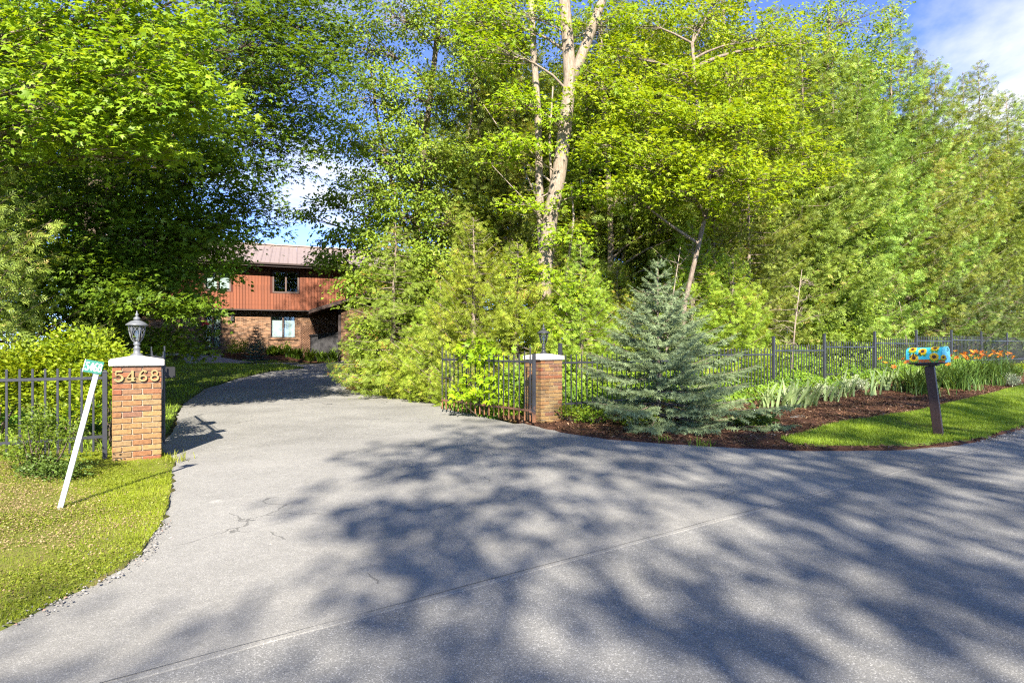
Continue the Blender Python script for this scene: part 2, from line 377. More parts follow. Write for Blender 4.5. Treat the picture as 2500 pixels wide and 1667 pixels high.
lawn_right_poly = [G2(*q) for q in ((1930,1090),(2000,1095),(2100,1096),(2230,1092),(2330,1085),(2400,1074),(2500,1044))] + [rd(20, 0.9), rd(34, 0.9), gl(30, -2.0)[:2]] + [G2(*q) for q in lawn_right_px[::-1]]
sheet('verge_lawn', lawn_right_poly, 0.045, M_lawn2, 0.25, 0.12, 0.02, 6, 0.06, 0.008)
lawn_house_poly = [gl(-0.1, 0.9)[:2]] + [(p[0] - 0.05, p[1]) for p in drive_l[1:]] + [far_l, tuple(HP + HE * 0.5 - HM * 2.2), tuple(HP - HE * 6 - HM * 2.2), tuple(HP - HE * 9 - HM * 8), gl(-7, 6)[:2], gl(-4, 1.2)[:2]]
sheet('house_lawn', lawn_house_poly, 0.03, M_lawn2, 0.4, 0.2, 0.03, 8, 0.06, 0.01)
sheet('gravel_shoulder', [G2(2380,1083), G2(2440,1063), G2(2500,1040), rd(18, 1.6), rd(30, 1.3), rd(30, -0.1), rd(9.5, -0.05)], 0.010, M_grit, 0.3, 0.15, 0.03, 9, 0.02, 0.006)
sheet('foundation_bed', [tuple(HP - HE * 2.2 - HM * 0.02), tuple(HP + HE * 3.5 - HM * 0.02), tuple(HP + HE * 3.4 - HM * 3.0), tuple(HP + HE * 1.0 - HM * 2.1), tuple(HP - HE * 1.9 - HM * 1.7)], 0.04, M_mulch, 0.3, 0.2, 0.02, 10, 0.05, 0.01)
sheet('walkway', [tuple(HP - HE * 4.2 - HM * 0.0), tuple(HP - HE * 2.35 - HM * 0.0), tuple(HP - HE * 2.1 - HM * 1.6), tuple(HP - HE * 0.2 - HM * 3.2), tuple(HP + HE * 1.6 - HM * 4.3), tuple(HP + HE * 1.1 - HM * 4.9), tuple(HP - HE * 1.6 - HM * 3.9), tuple(HP - HE * 3.4 - HM * 3.0)], 0.06, M_walk, 0.4, 0.3, 0.0, 11, 0.06)

# ------------------------------------------------------------------ materials for built things
def brick_piece_mat(name='tan_brick', stops=None):
    m, N, L, o = mat(name)
    oi = N('ShaderNodeObjectInfo')
    r = ramp(N, stops or [(0.0, (0.20, 0.092, 0.042)), (0.15, (0.22, 0.118, 0.052)), (0.35, (0.235, 0.138, 0.058)), (0.6, (0.245, 0.152, 0.064)), (0.8, (0.25, 0.164, 0.068)), (0.9, (0.18, 0.112, 0.058)), (1.0, (0.26, 0.178, 0.082))]); L(oi.outputs['Random'], r.inputs[0])
    tc = N('ShaderNodeTexCoord'); ad = N('ShaderNodeVectorMath', operation='ADD'); L(tc.outputs['Object'], ad.inputs[0]); L(oi.outputs['Location'], ad.inputs[1])
    n = N('ShaderNodeTexNoise', {'Scale': 26.0, 'Detail': 8.0, 'Roughness': 0.7}); L(ad.outputs[0], n.inputs['Vector'])
    mr = N('ShaderNodeMapRange', {'From Min': 0.3, 'From Max': 0.7, 'To Min': 0.62, 'To Max': 1.2}); L(n.outputs['Fac'], mr.inputs['Value'])
    h = N('ShaderNodeHueSaturation'); L(r.outputs[0], h.inputs['Color']); L(mr.outputs[0], h.inputs['Value'])
    p = N('ShaderNodeBsdfPrincipled', {'Roughness': 0.85, 'Specular IOR Level': 0.2}); L(h.outputs[0], p.inputs['Base Color'])
    n2 = N('ShaderNodeTexNoise', {'Scale': 70.0, 'Detail': 6.0}); L(ad.outputs[0], n2.inputs['Vector'])
    b = N('ShaderNodeBump', {'Strength': 0.7, 'Distance': 0.008}); L(n2.outputs['Fac'], b.inputs['Height']); L(b.outputs[0], p.inputs['Normal'])
    L(p.outputs[0], o.inputs['Surface']); return m
M_brick = brick_piece_mat()
M_brickr = brick_piece_mat('red_brown_brick', [(0.0, (0.20, 0.070, 0.036)), (0.35, (0.21, 0.092, 0.045)), (0.6, (0.17, 0.090, 0.058)), (0.8, (0.22, 0.120, 0.052)), (1.0, (0.24, 0.145, 0.062))])
M_mortar = simple('mortar', (0.30, 0.255, 0.195), 0.95, var=0.15, bump=0.4)
M_cap = simple('cast_concrete_cap', (0.50, 0.47, 0.41), 0.85, var=0.14, scale=5, bump=0.25)
M_iron = simple('charcoal_painted_steel', (0.026, 0.027, 0.032), 0.4, 0.0, 0.25, 5, spec=0.5)
def rusty():
    m, N, L, o = mat('rusting_painted_steel')
    g = N('ShaderNodeNewGeometry'); s = N('ShaderNodeSeparateXYZ'); L(g.outputs['Position'], s.inputs[0])
    n = N('ShaderNodeTexNoise', {'Scale': 3.0, 'Detail': 8.0, 'Roughness': 0.7}); L(g.outputs['Position'], n.inputs['Vector'])
    ma = N('ShaderNodeMath', operation='MULTIPLY_ADD'); ma.inputs[1].default_value = 0.9; L(n.outputs['Fac'], ma.inputs[0])
    ng = N('ShaderNodeMath', operation='MULTIPLY'); ng.inputs[1].default_value = -1.25; L(s.outputs['Z'], ng.inputs[0]); L(ng.outputs[0], ma.inputs[2])
    r = ramp(N, [(0.02, (0.028, 0.029, 0.034)), (0.2, (0.22, 0.10, 0.05))]); L(ma.outputs[0], r.inputs[0])
    p = N('ShaderNodeBsdfPrincipled', {'Roughness': 0.6, 'Specular IOR Level': 0.4}); L(r.outputs[0], p.inputs['Base Color']); L(p.outputs[0], o.inputs['Surface']); return m
M_rust = rusty()
M_lamp = simple('grey_lamp_metal', (0.15, 0.155, 0.165), 0.4, 0.3, 0.2, 12)
M_lampd = simple('dark_lamp_metal', (0.05, 0.052, 0.056), 0.4, 0.2, 0.2, 12)
M_bronze = simple('aged_brass', (0.26, 0.20, 0.085), 0.5, 0.3, 0.2, 20)
M_galv = simple('galvanised_post', (0.36, 0.37, 0.385), 0.45, 0.15, 0.12, 14)
M_green = simple('sign_green', (0.015, 0.13, 0.09), 0.45, 0, 0.1, 6)
M_white = simple('sign_white', (0.8, 0.8, 0.78), 0.5, 0, 0.05, 6)
def glass(name, tint=(0.9, 0.95, 0.95), refl=1.0):
    m, N, L, o = mat(name)
    t = N('ShaderNodeBsdfTransparent', {'Color': (*tint, 1)}); g = N('ShaderNodeBsdfGlossy', {'Roughness': 0.03, 'Color': (refl, refl, refl, 1)})
    f = N('ShaderNodeFresnel', {'IOR': 1.55}); mx = N('ShaderNodeMixShader'); L(f.outputs[0], mx.inputs[0]); L(t.outputs[0], mx.inputs[1]); L(g.outputs[0], mx.inputs[2]); L(mx.outputs[0], o.inputs['Surface']); return m
M_glass = glass('clear_glass')

# ------------------------------------------------------------------ lettering: numerals as flat strokes
def arc(cx, cy, rx, ry, a0, a1, n=12): return [(cx + rx * math.cos(R(a0 + (a1 - a0) * i / n)), cy + ry * math.sin(R(a0 + (a1 - a0) * i / n))) for i in range(n + 1)]
GLYPH = {   # unit box, 0.62 wide and 1 high; (points, weight at start, weight in the middle, weight at end)
 '5': [([(0.52, 0.95), (0.12, 0.95)], 1, 1, 1), ([(0.13, 0.97), (0.10, 0.54)], .6, .6, .6), ([(0.10, 0.54)] + arc(0.28, 0.31, 0.27, 0.30, 118, -150, 16), .5, 1.25, .9)],
 '4': [([(0.42, 0.0), (0.42, 1.0)], 1.25, 1.25, 1.25), ([(0.42, 0.98), (0.03, 0.30)], .6, .6, .6), ([(0.01, 0.28), (0.60, 0.28)], .75, .75, .75)],
 '6': [([(0.56, 0.93), (0.44, 0.98), (0.30, 0.95), (0.17, 0.80), (0.09, 0.55), (0.07, 0.27)], .7, .9, 1.1), (arc(0.31, 0.26, 0.24, 0.25, 180, -180, 24), 1.0, 1.0, 1.0)],
 '8': [(arc(0.31, 0.74, 0.20, 0.23, -90, 270, 22), .9, .8, .9), (arc(0.31, 0.27, 0.25, 0.25, 90, -270, 24), .9, 1.1, .9)],
}
def glyph(ch, h, wd, wt, th, serif=False):
    """one numeral lying in the local xz plane, face towards -y"""
    mb = MB(); ks = 0
    strokes = list(GLYPH[ch])
    if serif and ch == '4': strokes.append(([(0.26, 0.02), (0.58, 0.02)], .55, .55, .55))
    if serif and ch == '5': strokes.append((arc(0.07, 0.17, 0.035, 0.035, 0, 360, 8), 1, 1, 1))
    if serif and ch == '6': strokes.append((arc(0.49, 0.87, 0.035, 0.035, 0, 360, 8), 1, 1, 1))
    for pts, w0, w1, w2 in strokes:
        P = [Vector((x * wd / 0.62, y * h)) for x, y in pts]; n = len(P); vs = []; fs = []
        for i, p in enumerate(P):
            closed = (P[0] - P[-1]).length < 1e-4
            a = P[i-1] if i > 0 else (P[-2] if closed else P[0]); b = P[i+1] if i < n-1 else (P[1] if closed else P[-1])
            t = (b - a).normalized(); nn = Vector((-t.y, t.x)); u = i / (n - 1)
            ww = (w0 + (w1 - w0) * u * 2 if u < .5 else w1 + (w2 - w1) * (u - .5) * 2) * wt / 2
            for sgn, yy in ((1, 0), (-1, 0), (1, -1), (-1, -1)):
                q = p + nn * ww * sgn; vs.append((q.x, yy * (th + ks * 0.0004), q.y))
        for i in range(n - 1):
            a, b = i * 4, i * 4 + 4
            fs += [(a+2, b+2, b+3, a+3), (a, b, b+2, a+2), (a+1, a+3, b+3, b+1)]
        fs += [(0, 2, 3, 1), ((n-1)*4, (n-1)*4+1, (n-1)*4+3, (n-1)*4+2)]
        mb.add(vs, fs); ks += 1
    return mb
def number(parent, name, txt, x0, z0, y, h, wd, pitch, wt, th, material, serif=False, rot=None):
    for i, ch in enumerate(txt):
        o = glyph(ch, h, wd, wt, th, serif).build(name, material, parent); o.location = (x0 + i * pitch, y, z0)

# ------------------------------------------------------------------ gate pillars, brick by brick
BL, BH, BW, PT = 0.19, 0.057, 0.09, 0.0672
def brick_mesh(l, m=None):
    mb = MB().box((0, 0, 0), (l, BW, BH)); return mb.mesh('brick', m or M_brick, bevel=0.003)
BM_full, BM_half = brick_mesh(BL), brick_mesh(0.091)
RED = {BM_full.name: brick_mesh(BL, M_brickr), BM_half.name: brick_mesh(0.091, M_brickr)}
def pillar(name, label, loc, rz, courses, capz):
    t = thing(name, label, 'pillar', loc, rz, 'brick pillars of the driveway gate', 'thing')
    W = 0.49
    MB().bx(-W/2 + .014, W/2 - .014, -W/2 + .014, W/2 - .014, -0.1, courses * PT + .004).build('mortar_core', M_mortar, t)
    for c in range(courses):
        z = c * PT + BH / 2 + 0.004
        for side in range(4):
            rot = Matrix.Rotation(side * math.pi / 2, 3, 'Z')
            lay = [(-W/2 + .095, BM_full), (-W/2 + .295, BM_full), (-W/2 + .4455, BM_half)] if c % 2 else [(-W/2 + .0455, BM_half), (-W/2 + .196, BM_full), (-W/2 + .396, BM_full)]
            for k, (x, me) in enumerate(lay):
                # corner bricks belong to one side only: alternate sides drop their end piece
                if side in (1, 3):
                    if k == 0 and c % 2 == 0: continue
                    if k == 2 and c % 2 == 1: continue
                    x2 = x
                    y0 = -W/2 + BW/2 + 0.0012
                else:
                    x2 = x; y0 = -W/2 + BW/2
                p = rot @ Vector((x2 + random.uniform(-.0012, .0012), y0 + random.uniform(-.0016, .0016), z))
                inst('brick', RED[me.name] if (c >= courses - 5 and random.random() < .6) or random.random() < .07 else me, t, p, side * math.pi / 2 + random.uniform(-.006, .006))
    H = courses * PT
    cw = 0.555 / 2
    mb = MB(); mb.add([(-cw,-cw,H+.002),(cw,-cw,H+.002),(cw,cw,H+.002),(-cw,cw,H+.002),(-cw,-cw,H+.078),(cw,-cw,H+.078),(cw,cw,H+.078),(-cw,cw,H+.078),(-.07,-.07,H+.118),(.07,-.07,H+.118),(.07,.07,H+.118),(-.07,.07,H+.118)],
       [(3,2,1,0),(0,1,5,4),(1,2,6,5),(2,3,7,6),(3,0,4,7),(4,5,9,8),(5,6,10,9),(6,7,11,10),(7,4,8,11),(8,9,10,11)])
    mb.build('cap', M_cap, t, bevel=0.008)
    return t, H + .118
PLc = gl(0, 0.245); PRc = (0.585, 10.545)
pl, topL = pillar('gate_pillar', 'brick gate pillar with brass house numbers 5468 below its pale cap', (PLc[0], PLc[1], 0.0), GA, 17, 1.2)
number(pl, 'house_number', '5468', -0.225, 17 * PT - 0.175, -0.247, 0.124, 0.090, 0.118, 0.019, 0.020, M_bronze, True)
pr, topR = pillar('gate_pillar', 'plain brick gate pillar without numbers beside the blue spruce', (PRc[0], PRc[1], hz(*PRc)), GA, 17, 1.2)

def lantern(loc, label, m, g):
    t = thing('lantern', label, 'lamp', loc, 0.4, 'lanterns on the gate pillars')
    MB().lathe([(0.065, 0), (0.065, .012), (0.052, .02), (0.036, .034), (.033, .085), (.04, .09), (.03, .105), (.022, .118), (.034, .132), (.038, .143), (.026, .158), (.03, .165)], 20).build('base', m, t, True)
    gl_ = MB().lathe([(0.028, .165), (0.05, .195), (0.066, .245), (.074, .30), (.078, .352)], 20)
    gl_.f = gl_.f[:-2]; gl_.build('globe', M_glass, t, True)
    MB().lathe([(0.012, .165), (0.012, .225), (.016, .23), (.02, .26), (.017, .285), (.004, .30)], 10).build('bulb', M_white, t, True)
    for k in range(6):
        a = k * math.pi / 3; c, s_ = math.cos(a), math.sin(a)
        prof = [(0.03, .163), (0.054, .195), (0.071, .245), (.08, .30), (.085, .355)]
        MB().tube([(r*c, r*s_, z) for r, z in prof], 0.0045, 5).build('cage_rib', m, t)
        a2 = a + math.pi / 6
        for sg in (-1, 1):
            ring = []
            for j in range(13):
                th_ = j / 12 * 2 * math.pi
                aa = a2 + sg * 0.22 + 0.2 * math.cos(th_); zz_ = .315 + 0.019 * math.sin(th_); rr = .083
                ring.append((rr*math.cos(aa), rr*math.sin(aa), zz_))
            MB().tube(ring, 0.0032, 4, False).build('scroll', m, t)
        MB().tube([(.079*math.cos(a2-.35), .079*math.sin(a2-.35), .30), (.062*math.cos(a2), .062*math.sin(a2), .22), (.079*math.cos(a2+.35), .079*math.sin(a2+.35), .30)], 0.003, 4).build('scroll', m, t)
    MB().lathe([(.086, .352), (.112, .358), (.116, .366), (.108, .372), (.085, .392), (.06, .408), (.04, .415), (.03, .42)], 24).build('roof', m, t, True)
    MB().lathe([(.026, .418), (.036, .43), (.037, .442), (.024, .456), (.012, .462), (.011, .468), (.019, .48), (.019, .49), (.009, .502), (.006, .508), (.009, .516), (.005, .526), (.001, .535)], 14).build('finial', m, t, True)
    t.scale = (1.04,) * 3
    return t
lantern((PLc[0], PLc[1], topL + 0.001), 'weathered grey carriage lantern on the numbered brick pillar', M_lamp, 0)
lantern((PRc[0], PRc[1], hz(*PRc) + topR + 0.001), 'dark grey carriage lantern on the pillar without numbers', M_lampd, 0)

# ------------------------------------------------------------------ iron fences and gate leaves
def box_mesh(name, d, m, bevel=0.0): return MB().box((0, 0, d[2]/2), d).mesh(name, m, bevel=bevel)
def fence(name, label, a, b, zt, zb, rails, spacing, posts, post_h, cat='fence', m=None, rise=None, skip_first=0.07, step=True, pk=0.019, post=0.062, z_by_ground=True, kind=None, ends=True):
    m = m or M_iron
    a = np.array(a[:2]); b = np.array(b[:2]); Ln = np.linalg.norm(b - a); d = (b - a) / Ln; ang = math.atan2(d[1], d[0])
    z0 = hz(*a) if not z_by_ground else 0.0
    t = thing(name, label, cat, (a[0], a[1], 0), ang, None, kind)
    def gh(x): p = a + d * x; return hz(*p)
    pm = {}
    segs = posts if posts else [0, Ln]
    for i, (x0, x1) in enumerate(zip(segs[:-1], segs[1:])):
        g0 = min(gh(x0), gh(x1)) if step else None
        n = int(round((x1 - x0) / spacing)); 
        for k in range(n + 1):
            x = x0 + (x1 - x0) * k / n
            if posts and (k == 0 or k == n): continue
            g = g0
            top = zt
            if rise is not None: top = zt + rise(k, n)
            key = round(top - zb, 3)
            if key not in pm: pm[key] = box_mesh('picket', (pk, pk, key), m, 0.002)
            inst('picket', pm[key], t, (x, 0, g + zb))
        for rz_ in rails:
            MB().box(((x0 + x1) / 2, 0, g0 + rz_), (x1 - x0, 0.032, 0.036)).build('rail', m, t, bevel=0.003)
    if posts:
        for x in posts:
            g = gh(x); pme = box_mesh('post', (post, post, post_h + 0.1), m, 0.004)
            inst('post', pme, t, (x, 0, g - 0.1)); 
            MB().lathe([(post*.72, 0), (post*.72, .012), (post*.4, .03), (.002, .04)], 4).build('post_cap', m, t, loc=(x, 0, g + post_h), rz=math.pi/4)
    return t
fl_a, fl_b = gl(-0.30, 0.27), gl(-3.6, 0.27)
fence('picket_fence', 'charcoal steel picket fence in front of the golden shrubs', fl_a, fl_b, 1.12, 0.13, (1.0, 0.30), 0.116, [0.02, 1.13, 3.3], 1.06, post=.05, pk=.022)
fr_a, fr_b = gl(6.12, 0.27), gl(34, 0.27)
fence('picket_fence', 'long dark picket fence behind the blue spruce, irises and mailbox', (0.86, 10.72), fr_b, 1.24, 0.10, (1.08, 0.30), 0.135, [0.06, 3.55, 7.1, 9.6, 12.6, 15.6, 18.6, 21.6, 24.6, 27.6], 1.42)
hr = np.array([0.32, 10.02]); dr = np.array([-math.sin(R(41)), math.cos(R(41))])
rs = lambda k, n: (0.15, 0.075, 0.02)[min(k, n - k)] if min(k, n - k) < 3 else 0.0
gr = fence('gate_leaf', 'open steel gate leaf with rusting picket ends beside the plain pillar', hr, hr + dr * 2.75, 1.235, 0.07, (1.12, 0.26), 0.143, None, 0, 'gate', M_rust, rs)
for zc in (0.26, 1.12):
    MB().box((-0.06, 0.02, zc), (0.10, 0.05, 0.07)).build('hinge', M_rust, gr, bevel=0.004)
MB().box((-0.13, 0.03, 0.66), (0.05, 0.05, 1.2)).build('hinge_post', M_rust, gr, bevel=0.004)
hl = np.array([-4.63, 7.58]); dl = np.array([-0.58, 0.815])
gL = fence('gate_leaf', 'open steel gate leaf with black control box behind the numbered pillar', hl, hl + dl * 2.75, 1.235, 0.08, (1.12, 0.26), 0.143, None, 0, 'gate', M_iron, rs)
MB().box((-0.02, 0.09, 0.62), (0.06, 0.06, 1.24)).build('hinge_post', M_iron, gL, bevel=0.004)
MB().box((1.55, -0.16, 0.98), (0.30, 0.17, 0.17)).build('control_box', simple('black_plastic', (0.012, 0.012, 0.013), 0.5), gL, bevel=0.008)
MB().box((1.55, -0.04, 0.98), (0.05, 0.08, 0.05)).build('box_bracket', M_iron, gL)
for zc in (0.26, 1.12):
    MB().box((-0.01, 0.04, zc), (0.09, 0.05, 0.07)).build('hinge', M_iron, gL, bevel=0.004)

# ------------------------------------------------------------------ leaning address sign
sb = gp(144, 1249)
sg = thing('address_sign', 'small green 5468 address plate on a leaning galvanised post', 'sign', tuple(sb), R(30))
lean = R(12.2)
sg.rotation_euler = (R(-2), lean, R(27))
MB().bx(-.019, .019, -.0, .022, -0.12, 1.20).build('post', M_galv, sg, bevel=0.002)
plt = MB().bx(-.094, .036, -.010, -.004, 1.165, 1.272).build('plate', M_green, sg, bevel=0.0015)
MB().bx(-.099, -.0945, -.012, .012, 1.165, 1.272).build('plate_edge', M_white, sg)
number(plt, 'numeral', '5468', -.086, 1.185, -.0105, 0.068, 0.026, 0.030, 0.0085, 0.0015, M_white)

# ------------------------------------------------------------------ sunflower mailbox
M_wood = simple('dark_stained_post', (0.036, 0.018, 0.014), 0.6, 0, 0.35, 9, 0.3, 30)
M_teal = simple('turquoise_paint', (0.06, 0.55, 0.62), 0.5, 0, 0.10, 6)
M_teal2 = simple('pale_turquoise_brushwork', (0.18, 0.66, 0.72), 0.5, 0, 0.10, 6)
M_oran = simple('painted_orange_fence', (0.50, 0.13, 0.02), 0.6, 0, 0.3, 22)
M_orad = simple('painted_brown_lines', (0.25, 0.05, 0.012), 0.6)
M_yel = simple('painted_petals', (0.80, 0.52, 0.01), 0.5, 0, 0.2, 40)
M_yel2 = simple('painted_inner_petals', (0.70, 0.36, 0.008), 0.5, 0, 0.2, 40)
M_seed = simple('painted_seed_head', (0.055, 0.022, 0.016), 0.6, 0, 0.5, 90)
M_leafp = simple('painted_leaves', (0.10, 0.28, 0.03), 0.5, 0, 0.3, 40)
M_blk = simple('black_paint', (0.01, 0.01, 0.01), 0.5)
mbp = gp(2293, 1072)
mbx = thing('mailbox', 'turquoise mailbox painted with sunflowers on a leaning brown post', 'mailbox', tuple(mbp), 0)
axd = math.atan2(-math.cos(GA), math.sin(GA))        # the box points at the road
mbx.rotation_euler = (0, R(-7.5), 0)
Hm = 1.16
MB().bx(-.058, .058, -.058, .058, -0.15, Hm - .06).build('post', M_wood, mbx, bevel=0.004).rotation_euler = (0, 0, axd + R(12))
box = bpy.data.objects.new('box', None)
LB, WB, HS = 0.50, 0.185, 0.13                        # length, width, straight side height
def prof(v):                                           # arc-length position on the side facing the camera -> (y, z, ny, nz)
    r = WB / 2
    if v <= HS: return (-r, v, -1.0, 0.0)
    a = min((v - HS) / r, math.pi); return (-r * math.cos(a), HS + r * math.sin(a), -math.cos(a), math.sin(a))
VT = HS * 2 + math.pi * WB / 2
def section(n=14):
    r = WB / 2; return [(-r, 0)] + [(-r * math.cos(math.pi * i / n), HS + r * math.sin(math.pi * i / n)) for i in range(n + 1)] + [(r, 0)]
S = section(); k = len(S); mb = MB()
mb.add([(-LB/2, y, z) for y, z in S] + [(LB/2 - .035, y, z) for y, z in S], [(i, i+1, k+i+1, k+i) for i in range(k-1)] + [tuple(range(k-1, -1, -1)), tuple(range(k, 2*k)), (0, k, 2*k-1, k-1)])
body = mb.build('box', M_teal, mbx)
BZ = Matrix.Translation((-.035 + 0.02, 0, Hm)) @ Matrix.Rotation(axd, 4, 'Z') @ Matrix.Rotation(R(-3.5), 4, 'X') @ Matrix.Rotation(R(2.0), 4, 'Y')
body.matrix_local = BZ
mb = MB(); e = 1.045
mb.add([(LB/2 - .034, y*e, z*e - .002) for y, z in S] + [(LB/2, y*e, z*e - .002) for y, z in S], [(i, i+1, k+i+1, k+i) for i in range(k-1)] + [tuple(range(k-1, -1, -1)), tuple(range(k, 2*k)), (0, k, 2*k-1, k-1)])
mb.build('door', M_teal2, body)
MB().tube([(LB/2 + .005, 0, HS + .075), (LB/2 + .012, 0, HS + .05), (LB/2 + .006, 0, HS + .03)], .005, 5).build('latch', M_blk, body)
MB().bx(-LB/2 + .02, LB/2 - .03, -.075, .075, -.022, -.001).build('base_board', M_wood, body)
MB().bx(-LB/2 + .10, LB/2 - .12, -.05, .05, -.05, -.0225).build('bracket', M_wood, body)
def decal(polys, material, name, off):                 # flat paint: u along the box, v up the side
    mb = MB()
    for poly in polys:
        vs = []
        for u, v in poly:
            y, z, ny, nz_ = prof(max(v, 0)); vs.append((u, y + ny * off, z + nz_ * off))
        c = np.mean(np.array(poly), 0); y, z, ny, nz_ = prof(max(c[1], 0)); vs.append((c[0], y + ny * off, z + nz_ * off))
        n = len(poly); mb.add(vs, [(i, (i + 1) % n, n) for i in range(n)])
    return mb.build(name, material, body)
decal([[(-LB/2 + .002 + i * .0465, .002), (-LB/2 + .047 + i * .0465, .002), (-LB/2 + .047 + i * .0465, .050), (-LB/2 + .002 + i * .0465, .049)] for i in range(10)], M_oran, 'painted_fence', 0.0012)
decal([[(-LB/2 + .006 + i * .0155, .002), (-LB/2 + .009 + i * .0155, .002), (-LB/2 + .0085 + i * .0155, .048)] for i in range(30)], M_orad, 'painted_fence_lines', 0.0020)
decal([[(LB/2 - .033, .002), (LB/2 - .001, .002), (LB/2 - .001, .048), (LB/2 - .033, .048)]], M_oran, 'painted_fence', 0.0052)
def petal(cx, cy, a, r0, r1, wd):
    ca, sa = math.cos(a), math.sin(a); pts = [(r0, -wd*.6), (r0*.4 + r1*.6, -wd), (r1, 0), (r0*.4 + r1*.6, wd), (r0, wd*.6)]
    return [(cx + x*ca - y*sa, cy + x*sa + y*ca) for x, y in pts]
for (u, v, r) in ((-.165, .212, .058), (-.03, .172, .06), (.12, .226, .06), (-.145, .075, .066), (.115, .085, .066), (.232, .075, .04)):
    off = 0.0 if u < .2 else .0042
    decal([petal(u + random.uniform(-.004, .004), v - r * .45, a, 0, r * 1.15, r * .3) for a in (R(200), R(235), R(305), R(340))] , M_leafp, 'painted_leaf', 0.0024 + off)
    decal([petal(u, v, j * 2*math.pi/15 + .2, r * .3, r, r * .2) for j in range(15)], M_yel, 'painted_petals', 0.0032 + off)
    decal([petal(u, v, j * 2*math.pi/12, r * .25, r * .68, r * .13) for j in range(12)], M_yel2, 'painted_inner_petals', 0.0040 + off)
    decal([[(u + r * .4 * math.cos(a), v + r * .4 * math.sin(a)) for a in np.linspace(0, 2*math.pi, 13)[:-1]]], M_seed, 'painted_seed_head', 0.0048 + off)
for i, ch in enumerate('5468'):
    o = glyph(ch, 0.048, 0.030, 0.0075, 0.0012).build('numeral', M_blk, body); o.location = (-.205 + i * .042, -WB/2 - .0048, .090 + .006 * i)

# ------------------------------------------------------------------ the house
M_plank = simple('rust_red_plank', (0.155, 0.043, 0.016), 0.7, 0, 0.22, 6, 0.3, 40, objrnd=0.16)
M_backing = simple('plank_backing', (0.06, 0.016, 0.010), 0.9)
M_trim = simple('brown_trim', (0.075, 0.045, 0.036), 0.6, 0, 0.15, 6)
M_fascia = simple('dark_fascia', (0.035, 0.022, 0.02), 0.6, 0, 0.15, 6)
M_metal = simple('tan_metal_roofing', (0.235, 0.18, 0.155), 0.42, 0.1, 0.08, 3, objrnd=0.05)
M_shingle = simple('dark_shingles', (0.05, 0.042, 0.042), 0.9, 0, 0.4, 14, 0.5, 30)
def housebrick():
    m, N, L, o = mat('house_brickwork')
    tc = N('ShaderNodeTexCoord'); s = N('ShaderNodeSeparateXYZ'); L(tc.outputs['Object'], s.inputs[0])
    ad = N('ShaderNodeMath', operation='ADD'); L(s.outputs['X'], ad.inputs[0]); L(s.outputs['Y'], ad.inputs[1])
    c = N('ShaderNodeCombineXYZ'); L(ad.outputs[0], c.inputs[0]); L(s.outputs['Z'], c.inputs[1])
    b = N('ShaderNodeTexBrick', {'Scale': 1.0, 'Mortar Size': 0.006, 'Brick Width': 0.21, 'Row Height': 0.068, 'Color1': (0.06, 0.03, 0.017, 1), 'Color2': (0.29, 0.155, 0.085, 1), 'Mortar': (0.23, 0.17, 0.125, 1), 'Bias': -0.1}); L(c.outputs[0], b.inputs['Vector'])
    n = N('ShaderNodeTexNoise', {'Scale': 9.0, 'Detail': 5.0}); L(c.outputs[0], n.inputs['Vector'])
    mr = N('ShaderNodeMapRange', {'From Min': .3, 'From Max': .7, 'To Min': .75, 'To Max': 1.2}); L(n.outputs['Fac'], mr.inputs['Value'])
    h = N('ShaderNodeHueSaturation'); L(b.outputs['Color'], h.inputs['Color']); L(mr.outputs[0], h.inputs['Value'])
    p = N('ShaderNodeBsdfPrincipled', {'Roughness': .9, 'Specular IOR Level': .15}); L(h.outputs[0], p.inputs['Base Color'])
    bp = N('ShaderNodeBump', {'Strength': .6, 'Distance': .01}); inv = N('ShaderNodeMath', operation='SUBTRACT'); inv.inputs[0].default_value = 1.0; L(b.outputs['Fac'], inv.inputs[1]); L(inv.outputs[0], bp.inputs['Height']); L(bp.outputs[0], p.inputs['Normal'])
    L(p.outputs[0], o.inputs['Surface']); return m
M_hbrick = housebrick()
M_room = simple('unlit_room_tone', (0.02, 0.02, 0.02), 0.9)
M_curt = simple('white_curtain', (0.42, 0.45, 0.44), 0.9, 0, 0.06, 30)
M_foot = simple('foundation_concrete', (0.36, 0.33, 0.27), 0.9, 0, 0.15, 6)
M_door = simple('brown_door', (0.085, 0.05, 0.038), 0.5, 0, 0.15, 6)
M_lat = simple('lattice_wood', (0.17, 0.09, 0.055), 0.8, 0, 0.2, 12)
M_shed = simple('charcoal_shed_plastic', (0.035, 0.033, 0.036), 0.6, 0, 0.15, 5)

hs_ = thing('house', 'two storey house with red plank upper floor over brown brick', 'house', (HP[0], HP[1], HB), HA)
T0, T1 = -9.0, 11.0
RB, EV, EY, RG, RY = 2.43, 4.80, -0.62, 6.50, 4.0
wins_up = [(0.28, 1.54, 3.40, 4.52), (-3.05, -1.86, 3.40, 4.52), (-7.3, -6.0, 3.40, 4.52), (5.2, 6.4, 3.4, 4.52)]
